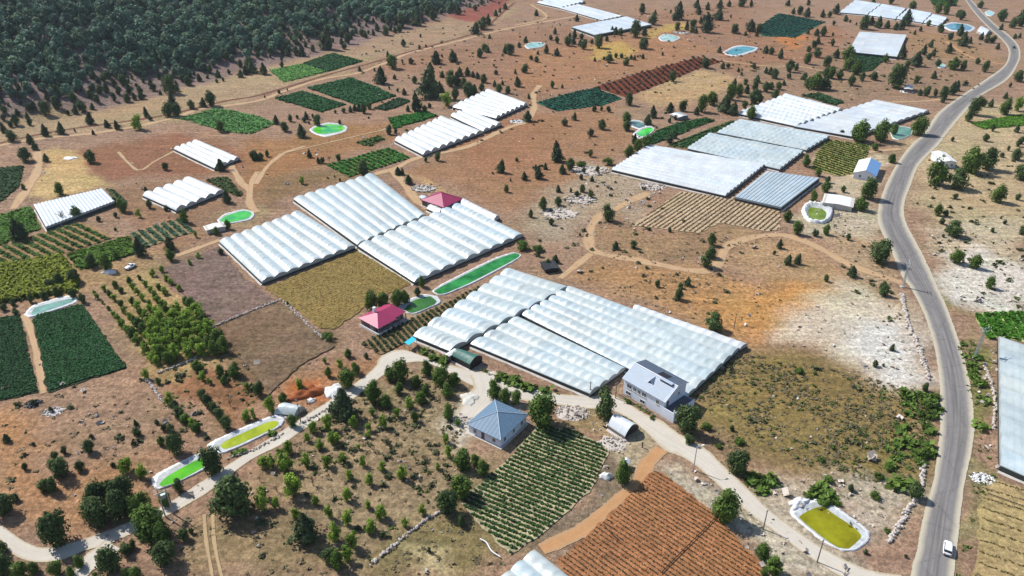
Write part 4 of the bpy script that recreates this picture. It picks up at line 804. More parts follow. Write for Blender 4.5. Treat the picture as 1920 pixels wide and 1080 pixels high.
def white_house():
    a = G(1168, 738); b = G(1243, 781); ux = b-a; L = ux.length; ux.normalize(); ux.z = 0; uy = Vector((-ux.y, ux.x, 0))
    if uy.y < 0: uy = -uy
    fr = Frame((a.x, a.y, hz(a.x, a.y)), ux, uy); zb = fr.o.z
    ev = zat(a.x, a.y, 708)-zb; bk = G(1275, 735, 3.0); D = max(6.5, min(12., (bk-fr(L, 0, 0)).dot(uy)))+.6
    rp = fr(L, D*.5, 0); rz = zat(rp.x, rp.y, 723)-zb; rz = max(ev+1.4, min(rz, ev+4)); c = fr(L/2, D/2, 0)
    root = empty('house', c, 'white two storey house with metal gable roof and shade-painted terrace', 'house'); land('the white two storey house', c)
    WB = [zat(fr(L, D+.45, 0).x, fr(L, D+.45, 0).y, 717)-zb]; WB[0] = min(WB[0], rz-.5)
    bm = bmesh.new(); box(bm, fr, 0, L, 0, D, -1., ev); box(bm, fr, 0, L, D-.2, D-.001, ev+.001, max(ev+.01, WB[0]))
    for x in (0, L):
        p = [bm.verts.new(fr(x, 0, ev)), bm.verts.new(fr(x, D, ev)), bm.verts.new(fr(x, D, max(ev, WB[0]))), bm.verts.new(fr(x, D/2, rz-.12))]; bm.faces.new(p)
    bmesh.ops.recalc_face_normals(bm, faces=bm.faces); obm('wall', bm, M['wall_white'], root)
    o = .45; s = (rz-ev)/(D/2); k0 = ev-.45*s; qb = fr(L+o, D+o, 0); kb = min(rz-.5, zat(qb.x, qb.y, 717)-zb); s2 = (rz-kb)/(D/2+o)
    bm = bmesh.new(); slab(bm, [fr(-o, -o, k0), fr(L+o, -o, k0), fr(L+o, D/2, rz), fr(-o, D/2, rz)], .14); bmesh.ops.recalc_face_normals(bm, faces=bm.faces); rf = obm('roof', bm, M['roof_silver'], root)
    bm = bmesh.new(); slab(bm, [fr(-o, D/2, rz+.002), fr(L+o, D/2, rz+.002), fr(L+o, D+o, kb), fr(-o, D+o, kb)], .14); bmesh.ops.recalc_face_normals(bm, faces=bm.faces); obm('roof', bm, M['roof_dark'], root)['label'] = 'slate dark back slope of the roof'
    def sub(name, bm, m): 
        bmesh.ops.recalc_face_normals(bm, faces=bm.faces); q = obm(name, bm, m, None, off=c); q.parent = rf; q.location = (0, 0, 0)
    bm = bmesh.new(); box(bm, fr, -o, L+o, D/2-.16, D/2+.16, rz-.02, rz+.10); sub('ridge_cap', bm, M['trim'])
    bm = bmesh.new(); 
    for i in range(int(L/.5)): tube(bm, [fr(i*.5, -o, k0+.01), fr(i*.5, D/2-.2, rz-.2*s+.01)], .045, 3)
    sub('corrugation', bm, M['roof_silver'])
    for y0, z0, y1, z1 in ((-o, k0, D/2, rz), (D+o, kb, D/2, rz)):
        bm = bmesh.new(); tube(bm, [fr(L+o, y0, z0), fr(L+o, y1, z1)], .1, 4); sub('verge_board', bm, M['trim'])
    # dormer on the front slope, its triangular mouth painted dark for the shade inside
    dx, dy = L*.53, D*.20; dz = ev+dy*s
    bm = bmesh.new(); A, B, T = fr(dx-.9, dy, dz+.03), fr(dx+.9, dy, dz+.03), fr(dx, dy, dz+1.35); Bk = fr(dx, dy+1.35/s if s > .1 else dy+3, dz+1.35)
    vv = [bm.verts.new(p) for p in (A, B, T, Bk)]; bm.faces.new((vv[0], vv[2], vv[3])); bm.faces.new((vv[1], vv[3], vv[2])); sub('dormer', bm, M['roof_silver'])
    bm = bmesh.new(); q = fr.uy*.12; bm.faces.new([bm.verts.new(p+q) for p in (A, B, T)]); sub('dormer_shade', bm, M['shade_dark'])
    bm = bmesh.new(); tube(bm, [A, T, B], .09, 4); sub('dormer_trim', bm, M['trim'])
    # black sheet as recess shade on the back slope with white ribs, and a raised louvre by the ridge
    hb = rz-(D*.08)*s2; he = rz-(D*.36)*s2
    bm = bmesh.new(); slab(bm, [fr(L*.50, D*.58, hb+.03), fr(L*.74, D*.58, hb+.03), fr(L*.74, D*.86, he+.03), fr(L*.50, D*.86, he+.03)], .02); sub('recess_shade', bm, M['black'])
    for x in (.49, .75):
        bm = bmesh.new(); tube(bm, [fr(L*x, D*.5, rz+.06), fr(L*x, D*.95, rz-(D*.45)*s2+.06)], .13, 4); sub('roof_rib', bm, M['trim'])
    bm = bmesh.new(); box(bm, fr, L*.66, L*.93, D*.40, D*.44, rz-D*.1*s, rz-D*.06*s+.5); sub('dormer_face', bm, M['shade_dark'])  # dark vertical face, recess shade painted into its colour
    bm = bmesh.new(); box(bm, fr, L*.65, L*.94, D*.38, D*.50, rz-D*.04*s+.42, rz-D*.04*s+.52); sub('dormer_cap', bm, M['roof_silver'])
    for f, z, w, h in ((.08, .53, 1.7, 1.35), (.24, .53, 1.1, 1.35), (.35, .53, 1.1, 1.35), (.455, .53, 1.6, 1.35), (.80, .56, 1.1, 1.35), (.07, .12, 1.7, 1.2), (.43, .10, 1.7, 1.2)):
        window(fr, 'f', L, D, f*L, z*ev, w, h, root)
    window(fr, 'r', L, D, D*.62, ev*.78, .9, 1., root); window(fr, 'r', L, D, D*.1, ev*.50, 1., 2.0, root, True); window(fr, 'l', L, D, D*.4, ev*.55, 1.2, 1.3, root)
    th = 2.9
    pbox('terrace', fr, (L+.01, L+3.6, -.3, D-.4, -1.2, th), M['wall_white'], root); pbox('terrace_floor', fr, (L+.2, L+3.4, -.1, D-.6, th+.004, th+.05), M['shade_dark'], root)  # floor coloured dark for the shade the house throws on it
    for b in ((L+3.42, L+3.6, -.3, D-.4, th, th+.5), (L+.01, L+3.4, -.3, -.12, th, th+.5)): pbox('terrace_parapet', fr, b, M['wall_white'], root)
    pbox('parapet_post', fr, (L+3.3, L+3.65, -.35, -.05, th+.5, th+1.5), M['trim'], root)
    pbox('retaining_wall', fr, (-.3, L+3.5, -1.3, -1.05, -1., .35), M['wood'], root)
white_house()
def gable_house(near, right, left, ev, rise, roofs, wall, label, short, name='house', wins=(), cat='house'):
    """ridge runs from near to left; roofs: slope on the near-left eave, slope on the right eave"""
    n, ux, uy, L, D = rect_frame(near, right, left, ev); ov = .4; fr = Frame(Vector((n.x, n.y, hz(n.x, n.y)))+ux*ov+uy*ov, ux, uy); Lx, Ly = L-2*ov, D-2*ov; c = fr(Lx/2, Ly/2, 0)
    root = empty(name, c, label, cat); land(short, c); bm = bmesh.new(); box(bm, fr, 0, Lx, 0, Ly, -.8, ev)
    for y in (0, Ly): bm.faces.new([bm.verts.new(p) for p in (fr(0, y, ev), fr(Lx, y, ev), fr(Lx/2, y, ev+rise-.1))])
    bmesh.ops.recalc_face_normals(bm, faces=bm.faces); obm('wall', bm, wall, root)
    for (x0, x1), m, zz in (((-ov, Lx/2), roofs[0], 0), ((Lx+ov, Lx/2), roofs[1], .003)):
        bm = bmesh.new(); slab(bm, [fr(x0, -ov, ev-.1), fr(x0, Ly+ov, ev-.1), fr(x1, Ly+ov, ev+rise+zz), fr(x1, -ov, ev+rise+zz)], .12); bmesh.ops.recalc_face_normals(bm, faces=bm.faces); obm('roof', bm, m, root)
    for side, f, w in wins: window(fr, side, Lx, Ly, f*(Lx if side in 'fb' else Ly)-w/2, 1., w, 1.2, root)
    return root
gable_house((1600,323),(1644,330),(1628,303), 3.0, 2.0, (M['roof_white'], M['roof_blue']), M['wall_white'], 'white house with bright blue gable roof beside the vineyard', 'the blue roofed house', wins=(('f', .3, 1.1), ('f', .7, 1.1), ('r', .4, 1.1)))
gable_house((1768,303),(1796,304),(1763,285), 3.4, .7, (M['roof_white'], M['roof_white']), M['wall_white'], 'white roofed house among big trees right of the road', 'the white roofed house right of the road', wins=(('f', .3, 1.1), ('f', .7, 1.1)))
gable_house((1541,379),(1600,388),(1545,362), 2.6, .35, (M['roof_white'], M['roof_white']), M['concrete'], 'long low shed with cream flat roof beside the olive pond', 'the cream roofed shed', 'shed', cat='shed')
gable_house((386,432),(424,424),(389,422), 2.0, .2, (M['roof_white'], M['roof_white']), M['concrete'], 'small white flat roofed hut beside the bright green pond', 'the white slab hut', 'shed', cat='shed')
gable_house((1695,166),(1711,168),(1690,158), 2.4, .3, (M['roof_white'], M['roof_white']), M['wood'], 'tiny pale roofed hut beside the big round tree', 'the tiny hut', 'shed', cat='shed')
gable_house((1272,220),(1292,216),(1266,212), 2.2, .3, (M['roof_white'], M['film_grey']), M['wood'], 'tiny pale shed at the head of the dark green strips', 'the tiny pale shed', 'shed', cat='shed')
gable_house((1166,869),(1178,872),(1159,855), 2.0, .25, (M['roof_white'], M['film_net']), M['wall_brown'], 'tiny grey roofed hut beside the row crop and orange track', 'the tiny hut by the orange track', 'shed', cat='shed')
gable_house((1022,506),(1050,502),(1012,491), 1.8, .3, (M['black'], M['gap']), M['black'], 'low dark tarpaulin shelter behind the front tunnels', 'the dark tarpaulin shelter', 'shed', cat='shed')
gable_house((834,664),(842,668),(852,653), 2.4, .12, (M['roof_white'], M['roof_white']), M['wood'], 'small white flat roof beside the green tarpaulin shed', 'the small white roof', 'shed', cat='shed')
gable_house((1762,330),(1774,332),(1762,322), 2.2, .2, (M['green_tarp'], M['green_tarp']), M['green_tarp'], 'small green hut half hidden under big roadside trees', 'the small green hut', 'shed', cat='shed')
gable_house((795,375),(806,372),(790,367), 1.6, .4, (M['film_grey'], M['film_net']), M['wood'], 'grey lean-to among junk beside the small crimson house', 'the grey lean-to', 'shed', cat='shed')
def canopy():
    q = [G(x, y, 2.3) for x, y in ((758,642),(773,631),(781,636),(767,647))]; c = sum(q, Vector())/4; c.z = hz(c.x, c.y)
    root = empty('canopy', c, 'turquoise tarpaulin canopy at the corner of the front tunnels', 'canopy'); land('the turquoise canopy', c)
    bm = bmesh.new(); slab(bm, q, .06); bmesh.ops.recalc_face_normals(bm, faces=bm.faces); obm('tarpaulin', bm, M['turq'], root)
    for p in q:
        bm = bmesh.new(); tube(bm, [Vector((p.x, p.y, c.z-.3)), p-Vector((0, 0, .05))], .06); obm('post', bm, M['wood'], root)
canopy()
def heap(px, py, rx, ry, h, m, label, n=90, name='tarp_heap', cat='heap', rot=0.):
    """an irregular mound draped in sheet"""
    c = G(px, py); bm = bmesh.new(); bmesh.ops.create_icosphere(bm, subdivisions=4, radius=1)
    for v in bm.verts:
        a = math.atan2(v.co.y, v.co.x); k = 1+.16*math.sin(a*3+px)+.12*math.sin(a*5+py)+.07*math.sin(9*v.co.x+7*v.co.y)
        x, y = v.co.x*rx*k, v.co.y*ry*k; z = max(v.co.z, -.1)**1 if v.co.z > 0 else v.co.z*.1
        z = z*h*(1+.25*math.sin(5*v.co.x+px)*math.cos(6*v.co.y)); v.co = Vector((x*math.cos(rot)-y*math.sin(rot), x*math.sin(rot)+y*math.cos(rot), z))
    o = obm(name, bm, m, smoothed=True); o.location = c; return tag(o, label, cat)
heap(627, 735, 2.6, 3.4, 1.5, M['roof_white'], 'white tarpaulin over a heap at the lane bend beside red earth')
heap(584, 752, 1.3, 1., .8, M['roof_white'], 'small white tarpaulin heap beside the lane wall')
heap(206, 512, 2.6, 1.2, 1.2, M['roof_white'], 'white tarpaulin heap under trees left of the white pickup')
heap(132, 297, 3.5, 2.2, .7, M['roof_white'], 'white patch of sheeting on the tan stubble field')
heap(1137, 895, 1.7, 1., 1.3, M['roof_white'], 'white tarpaulin heap beside the lower row crop')
heap(1498, 945, 3., 1.5, 1.1, M['liner'], 'crumpled white liner sheet at the head of the olive yellow pond', rot=.5)
heap(575, 738, 4.5, 2.8, 1.6, mat('red_earth', obs(170,92,52), .95, .3, 1., .8), 'mound of red orange earth beside the lane', name='earth_mound', cat='mound', rot=.4)
heap(880, 748, 2.4, 3., .7, mat('pale_gravel', obs(226,214,202), .95, .15, 1.5, .5), 'pale gravel mound in the yard', name='gravel_mound', cat='mound')
def rocks(px, py, r, n, label, s=(.3, .9), m='stone', name='rubble_heap', cat='rubble heap', h=.8):
    c = G(px, py); bm = bmesh.new(); n = int(n*1.7); s = (s[0]*.7, s[1]*.75); r *= .85; ring = []
    for i in range(18):
        a = i*math.pi/9; q = r*random.uniform(.9, 1.12); x, y = q*math.cos(a), q*.75*math.sin(a); ring.append(bm.verts.new((x, y, hz(c.x+x, c.y+y)-c.z-.05)))
    mid = bm.verts.new((0, 0, .12+h*.3))
    for i in range(18): bm.faces.new((mid, ring[i], ring[(i+1) % 18]))
    for _ in range(n):
        a = random.uniform(0, 6.28); d = r*math.sqrt(random.random()); x, y = d*math.cos(a), d*math.sin(a)*.7; k = random.uniform(*s)
        g = bmesh.ops.create_icosphere(bm, subdivisions=1, radius=k*.6)['verts']
        o = Vector((x, y, max(0, h*(1-d/r))*random.random()+k*.15+hz(c.x+x, c.y+y)-c.z)); sx = Vector((random.uniform(.7, 1.5), random.uniform(.7, 1.4), random.uniform(.5, .9)))
        mi = random.choice((0, 0, 0, 1))
        for v in g: v.co = Vector((v.co.x*sx.x*random.uniform(.6, 1.3), v.co.y*sx.y*random.uniform(.6, 1.3), v.co.z*sx.z))+o
        for f in {f for v in g for f in v.link_faces}: f.material_index = mi
    o = obm(name, bm, [M[m], M['black'] if m != 'stone' else M['wood']]); o.location = c; return tag(o, label, cat)
rocks(1222, 350, 8, 90, 'stone rubble and dark scrap below the big white greenhouse', (.4, 1.4))
rocks(1072, 774, 6, 80, 'stone rubble behind the row crop beside the arched shed')
rocks(1842, 898, 3.6, 60, 'black and white rubbish heap beside the asphalt road', (.3, .8), 'roof_white', 'rubbish_heap', 'rubbish heap')
rocks(795, 354, 7, 80, 'grey scrap heap behind the dirt lane to the crimson house', (.4, 1.2), 'concrete', 'scrap_heap', 'scrap heap')
rocks(1105, 320, 12, 80, 'pale boulders left of the big white greenhouse', (.5, 1.8), name='boulder_group', cat='boulders', h=.3)
rocks(1090, 375, 9, 60, 'pale boulders on the rise above the winding track', (.5, 1.6), name='boulder_group', cat='boulders', h=.3)
rocks(100, 772, 3.5, 45, 'pale scrap and stones below the dark green plots', (.3, .9), 'concrete', 'scrap_heap', 'scrap heap')
rocks(62, 758, 3.2, 40, 'dark heap with pale scrap at foot of the left dark plot', (.4, .9), 'black', 'scrap_heap', 'scrap heap')
rocks(970, 228, 6, 40, 'white scrap beside the far end of the upper greenhouses', (.5, 1.3), 'roof_white', 'scrap_heap', 'scrap heap')
rocks(1278, 62, 10, 60, 'grey stones beside the tiny pale pond', (.6, 1.8), 'concrete', 'boulder_group', 'boulders', .3)
rocks(1700, 172, 6, 40, 'pale scrap before the tiny hut under the big round tree', (.4, 1.), 'roof_white', 'scrap_heap', 'scrap heap')
rocks(1150, 832, 5, 60, 'stone rubble below the small arched shed', (.3, .9))
rocks(870, 790, 4, 50, 'pale stones left of the grey pyramid roofed house', (.3, .8))
rocks(1050, 400, 10, 50, 'pale boulders among junipers in the middle pasture', (.5, 1.5), name='boulder_group', cat='boulders', h=.3)
def stone_wall(pts, label, w=.7, h=.6):
    C = catmull(wpoly(pts), 8); n = max(4, int(np.linalg.norm(np.diff(C, axis=0), axis=1).sum()/.55)); C = resample(C, n); bm = bmesh.new(); z0 = hz(*C.mean(0)); c = C.mean(0)
    for p in C:
        for _ in range(2):
            k = random.uniform(.55, 1.1)*w*.55; g = bmesh.ops.create_icosphere(bm, subdivisions=1, radius=k)['verts']; x, y = p[0]+random.gauss(0, w*.3), p[1]+random.gauss(0, w*.3)
            o = Vector((x-c[0], y-c[1], hz(x, y)-z0+random.uniform(.1, h*.7)))
            for v in g: v.co = v.co*random.uniform(.8, 1.2)+o
            mi = random.choice((0, 0, 1))
            for f in {f for v in g for f in v.link_faces}: f.material_index = mi
    o = obm('stone_wall', bm, [M['stone'], M['concrete']]); o.location = (c[0], c[1], z0); return tag(o, label, 'stone wall')
stone_wall([(297,700),(330,687),(362,675),(370,669)], 'low pale stone wall below the leafy orchard')
stone_wall([(397,615),(440,596),(480,580),(527,563)], 'low stone wall between two brown fallow fields')
stone_wall([(530,565),(555,588),(580,612),(612,640)], 'low stone wall left of the yellow stubble field')
stone_wall([(275,712),(290,733),(306,756)], 'short stone wall beside the lower young orchard')
stone_wall([(697,1057),(740,1022),(785,985),(824,960)], 'low stone wall below the sparse orchard')
stone_wall([(1690,552),(1705,615),(1722,650),(1741,712)], 'long white rubble wall left of the asphalt road', 1., .8)
stone_wall([(1733,870),(1727,918)], 'short white rubble wall beside the asphalt road', .9)
stone_wall([(1717,935),(1694,970),(1665,1016)], 'slanting white rubble wall right of the olive yellow pond', .9)
stone_wall([(1845,682),(1858,720),(1865,760),(1862,805)], 'pale rubble wall between road verge and right edge greenhouse')
stone_wall([(565,795),(620,764),(655,742)], 'low wall along the upper side of the lane bend', .6)
stone_wall([(430,860),(480,842),(530,815)], 'low bank of stones between the yellow green pond and lane', .6)
# ------------------------------------------------------------------ poles
def pole(bx, by, h, label, kind='utility_pole', arm=1.6, lamp=False, rz=.5, m='wood'):
    c = G(bx, by); root = empty(kind, c, label, 'street lamp' if lamp else 'pole'); bm = bmesh.new(); tube(bm, [c-Vector((0, 0, .5)), c+Vector((0, 0, h))], [.16, .10], 8); obm('pole', bm, M[m], root)
    d = Vector((math.cos(rz), math.sin(rz), 0))
    if lamp:
        bm = bmesh.new(); tube(bm, [c+Vector((0, 0, h-.1)), c+Vector((0, 0, h+.25))+d*.6, c+Vector((0, 0, h+.3))+d*1.3], .05); obm('arm', bm, M['steel'], root)
        bm = bmesh.new(); fr = Frame(c+Vector((0, 0, h+.2))+d*1.2, d, Vector((-d.y, d.x, 0))); box(bm, fr, 0, .8, -.16, .16, 0, .16); bmesh.ops.recalc_face_normals(bm, faces=bm.faces); obm('lamp_head', bm, M['trim'], root)
    else:
        bm = bmesh.new(); tube(bm, [c+Vector((0, 0, h-.35))-d*arm/2, c+Vector((0, 0, h-.35))+d*arm/2], .06); a = obm('crossarm', bm, M[m], root)
        for t in (-.45, 0, .45):
            bm = bmesh.new(); tube(bm, [c+Vector((0, 0, h-.35))+d*arm*t, c+Vector((0, 0, h-.02))+d*arm*t], [.06, .04]); q = obm('insulator', bm, M['trim'], None, off=c); q.parent = a; q.location = (0, 0, 0)
    return root
pole(1300, 881, 7.4, 'tall grey street lamp beside the lane above the red field', 'street_lamp', lamp=True, m='steel', rz=.3)
pole(1431, 992, 6., 'thin wooden pole between the red field and the lane', arm=1.)
pole(1532, 1054, 7., 'wooden pole at the lane beside the olive yellow pond', arm=1.4)
pole(1376, 617, 6., 'thin pole standing on the brown slope behind the front tunnels', arm=1.)
pole(564, 792, 6.5, 'thin pole beside the low plastic tunnel and lane', arm=1.)
pole(1106, 742, 5., 'thin pole at the lane corner of the front middle tunnels', arm=.8)
pole(1154, 747, 5.5, 'thin pole left of the white two storey house', arm=.8)
def hframe():
    a, b = G(314, 968), G(321, 965); c = (a+b)/2; c.z = hz(c.x, c.y); d = (b-a); d.z = 0; d = d.normalized()*1.1
    root = empty('utility_pole', c, 'double legged power pole with cross beams beside the lane lower left', 'pole'); h = 9.
    for s in (-1, 1):
        bm = bmesh.new(); tube(bm, [c+d*s*.75-Vector((0, 0, .5)), c+d*s*.75+Vector((0, 0, h))], [.17, .11], 8); obm('leg', bm, M['concrete'], root)
    for z in (h-.4, h-1.6):
        bm = bmesh.new(); tube(bm, [c-d*1.6+Vector((0, 0, z)), c+d*1.6+Vector((0, 0, z))], .09); obm('crossarm', bm, M['steel'], root)
    bm = bmesh.new(); fr = Frame(c+Vector((0, 0, h-3.4)), d, Vector((-d.y, d.x, 0))); box(bm, fr, -.5, .5, -.35, .35, 0, 1.1); bmesh.ops.recalc_face_normals(bm, faces=bm.faces); obm('transformer', bm, M['steel'], root)
hframe()
def lattice(bx, by, h, label, rz):
    c = G(bx, by); root = empty('lattice_pole', c, label, 'lattice pole'); w0, w1 = .75, .22; cr = lambda z, i: c+Vector(((w0+(w1-w0)*z/h)*(1, 1, -1, -1)[i]*.5, (w0+(w1-w0)*z/h)*(1, -1, -1, 1)[i]*.5, z))
    for i in range(4):
        bm = bmesh.new(); tube(bm, [cr(-.4, i), cr(h, i)], .07, 4); obm('leg', bm, M['steel'], root)
    bm = bmesh.new(); n = 9
    for k in range(n):
        for i in range(4):
            z0, z1 = h*k/n, h*(k+1)/n; tube(bm, [cr(z0, i), cr(z1, (i+1) % 4)], .035, 3); tube(bm, [cr(z1, i), cr(z1, (i+1) % 4)], .03, 3)
    obm('bracing', bm, M['steel'], root); d = Vector((math.cos(rz), math.sin(rz), 0))
    for z, a in ((h-.1, 1.9), (h-1.3, 1.5)):
        bm = bmesh.new(); tube(bm, [c+Vector((0, 0, z))-d*a, c+Vector((0, 0, z))+d*a], .07, 4); q = obm('crossarm', bm, M['steel'], root)
        for t in (-1, -.5, .5, 1):
            bm = bmesh.new(); tube(bm, [c+Vector((0, 0, z+.05))+d*a*t*.95, c+Vector((0, 0, z+.4))+d*a*t*.95], .06, 5); s = obm('insulator', bm, M['trim'], None, off=c); s.parent = q; s.location = (0, 0, 0)
    bm = bmesh.new(); box(bm, Frame(c, (1, 0, 0), (0, 1, 0)), -.7, .7, -.7, .7, -.5, .3); bmesh.ops.recalc_face_normals(bm, faces=bm.faces); obm('footing', bm, M['concrete'], root)
lattice(1827, 672, 11., 'steel lattice power pole between road verge and green striped plot', .1)
lattice(1692, 538, 10., 'steel lattice power pole at the edge of the asphalt', 1.2)
# ------------------------------------------------------------------ vehicles, pipe, small things
def car(px, py, to, label, pickup=False, paint='carwhite'):
    c = G(px, py, .13); d = np.array(G(*to))[:2]-np.array(c)[:2]; d /= np.linalg.norm(d); fx = Vector((d[0], d[1], 0)); fy = Vector((-d[1], d[0], 0)); c.z = hz(c.x, c.y)+.13
    fr = Frame(c, fx, fy); root = empty('pickup_truck' if pickup else 'car', c, label, 'pickup' if pickup else 'car')
    # body: cross sections along the length (x, half width, sill z, belt z)
    S = [(-2.15, .72, .42, .78), (-2.05, .84, .30, .92), (-1.3, .90, .26, .98), (0, .92, .26, .98), (1.0, .91, .26, .95), (1.75, .86, .28, .86), (2.1, .74, .34, .74), (2.2, .62, .42, .62)]
    bm = bmesh.new(); rings = []
    for x, w, s, b in S: rings.append([bm.verts.new(fr(x, y, z)) for y, z in ((-w, s), (-w-.02, (s+b)/2), (-w+.06, b), (-w*.5, b+.05), (w*.5, b+.05), (w-.06, b), (w+.02, (s+b)/2), (w, s))])
    for A, B in zip(rings, rings[1:]):
        for k in range(8): bm.faces.new((A[k], A[(k+1) % 8], B[(k+1) % 8], B[k]))
    bm.faces.new(rings[0][::-1]); bm.faces.new(rings[-1]); bmesh.ops.recalc_face_normals(bm, faces=bm.faces); body = obm('body', bm, M[paint], root, True)
    x0, x1, t0, t1 = (-.2, 1.2, .0, .65) if pickup else (-1.95, 1.15, -1.55, .45)
    bm = bmesh.new(); lo = [(x0, -.80), (x1, -.80), (x1, .80), (x0, .80)]; hi = [(t0, -.64), (t1, -.64), (t1, .64), (t0, .64)]
    v = [bm.verts.new(fr(x, y, .97)) for x, y in lo]+[bm.verts.new(fr(x, y, 1.46)) for x, y in hi]
    for k in range(4): bm.faces.new((v[k], v[(k+1) % 4], v[4+(k+1) % 4], v[4+k]))
    bm.faces.new(v[4:]); bmesh.ops.recalc_face_normals(bm, faces=bm.faces); obm('windows', bm, M['glass'], root).name = 'glazing'
    bm = bmesh.new(); r0 = [(t0-.08, -.68), (t1+.06, -.68), (t1+.06, .68), (t0-.08, .68)]; v = [bm.verts.new(fr(x, y, 1.44)) for x, y in r0]+[bm.verts.new(fr(x*.96, y*.92, 1.53)) for x, y in r0]
    for k in range(4): bm.faces.new((v[k], v[(k+1) % 4], v[4+(k+1) % 4], v[4+k]))
    bm.faces.new(v[4:]); bm.faces.new(v[3::-1]); bmesh.ops.recalc_face_normals(bm, faces=bm.faces); obm('roof', bm, M[paint], root)
    for sx, sy in ((1.35, 1), (1.35, -1), (-1.35, 1), (-1.35, -1)):
        bm = bmesh.new(); tube(bm, [fr(sx, sy*.72, .32), fr(sx, sy*.94, .32)], .32, 14); w = obm('wheel', bm, M['rubber'], root)
        bm = bmesh.new(); tube(bm, [fr(sx, sy*.90, .32), fr(sx, sy*.955, .32)], .19, 10); q = obm('rim', bm, M['steel'], None, off=c); q.parent = w; q.location = (0, 0, 0)
    for s in (1, -1):
        for nm, x, z, m in (('headlight', 2.08, .60, M['glass']), ('tail_light', -2.13, .72, M['redlamp'])):
            bm = bmesh.new(); box(bm, fr, x-.06, x+.06, s*.62-.14, s*.62+.14, z, z+.16); bmesh.ops.recalc_face_normals(bm, faces=bm.faces); obm(nm, bm, m, root)
        bm = bmesh.new(); box(bm, fr, .75, .93, s*1.0-.1, s*1.0+.1, .98, 1.12); bmesh.ops.recalc_face_normals(bm, faces=bm.faces); obm('mirror', bm, M[paint], root)
    for nm, x in (('bumper', 2.14), ('bumper', -2.16)):
        bm = bmesh.new(); box(bm, fr, x-.08, x+.08, -.7, .7, .32, .5); bmesh.ops.recalc_face_normals(bm, faces=bm.faces); obm(nm, bm, M['black'], root)
    return root
car(1776, 1031, (1783, 960), 'white car driving up the asphalt road at the lower right')
car(245, 502, (262, 493), 'white pickup parked under trees beside the leafy orchard', True)
car(1901, 90, (1896, 76), 'tiny black car on the far bend of the asphalt road', paint='carblack')
def pipe(pts, r, m, label):
    C = catmull(wpoly(pts), 6); c = C.mean(0); bm = bmesh.new(); tube(bm, [Vector((p[0], p[1], hz(p[0], p[1])+.22+ZL[0])) for p in C], r); o = obm('irrigation_pipe', bm, m, None, off=Vector((c[0], c[1], hz(*c)))); tag(o, label, 'pipe')
pipe([(1346,968),(1310,1005),(1275,1040),(1238,1078)], .10, M['black'], 'black irrigation pipe crossing the red ploughed field')
pipe([(1130,985),(1145,1002),(1160,1015)], .09, M['black'], 'short black pipe at the left side of the red field')
pipe([(900,1013),(912,1020),(922,1036),(938,1047)], .14, M['trim'], 'white hose curling below the row crop')
pipe([(1850,927),(1880,938),(1935,958)], .10, M['black'], 'black pipe across the tan bottom right field') 
def post():
    c = G(1204, 839); bm = bmesh.new(); tube(bm, [c-Vector((0, 0, .3)), c+Vector((0, 0, 1.5))], [.16, .14], 8); tube(bm, [c+Vector((0, 0, 1.5)), c+Vector((0, 0, 1.62))], [.24, .2], 8)
    tag(obm('bollard', bm, M['black'], None, off=c), 'short black post standing on the pale patch beside the arched shed', 'post')
post()
# ------------------------------------------------------------------ trees
def crown_pts(kind, n, rg):
    """leaf centres and normals of a crown one unit high (trunk foot at the origin)"""
    if kind == 'cone':
        z = rg.beta(1.25, 1.7, n); a = rg.uniform(0, 6.283, n); ph = rg.uniform(0, 6.28, 4)
        r = .33*np.power(1-z, .75)*np.power(np.minimum(z*5+.35, 1), .5)*(1+.22*np.sin(3*a+ph[0]+5*z)+.20*np.sin(5*a+ph[1]-9*z)+.16*np.sin(14*z+ph[2]+a))
        r = r*rg.uniform(.85, 1.25)*(1+.25*np.sin(a+ph[3]))*np.power(rg.uniform(.25, 1., n), .4)*rg.uniform(.8, 1.15, n)
        C = np.stack([r*np.cos(a), r*np.sin(a), .05+.95*z], 1); Nn = np.stack([np.cos(a), np.sin(a), np.full(n, .55)], 1)
    else:
        k, R0, zc, rr, sq = {'round': (26, .36, .50, (.12, .24), 1.0), 'broad': (30, .37, .52, (.10, .22), .95), 'open': (16, .36, .52, (.08, .18), .95), 'bush': (22, .75, .42, (.16, .32), .5), 'pine': (12, .30, .52, (.15, .27), 1.0)}[kind]
        cs = rg.normal(size=(k, 3)); cs /= np.linalg.norm(cs, axis=1, keepdims=True); cs *= R0*np.power(rg.uniform(.1, 1, (k, 1)), .4); cs[:, 2] = cs[:, 2]*sq+zc
        cs[:, :2] *= np.where(cs[:, 2:] > .62, .8, 1.)
        cr = rg.uniform(*rr, k); w = cr**2; i = rg.choice(k, n, p=w/w.sum()); d = rg.normal(size=(n, 3)); d /= np.linalg.norm(d, axis=1, keepdims=True)
        d[:, 2] = np.where(rg.random(n) < .5, np.abs(d[:, 2]), d[:, 2])
        C = cs[i]+d*(cr[i]*np.power(rg.uniform(.25, 1.25, n), .45))[:, None]; Nn = d+(C-[0, 0, zc-.15])*1.2
        lo, hi = np.percentile(C[:, 2], [2, 99.5]); C[:, 2] = np.clip((C[:, 2]-lo)/(hi-lo), 0, 1.05)*.95+.05
    return C, Nn+rg.normal(size=C.shape)*.45
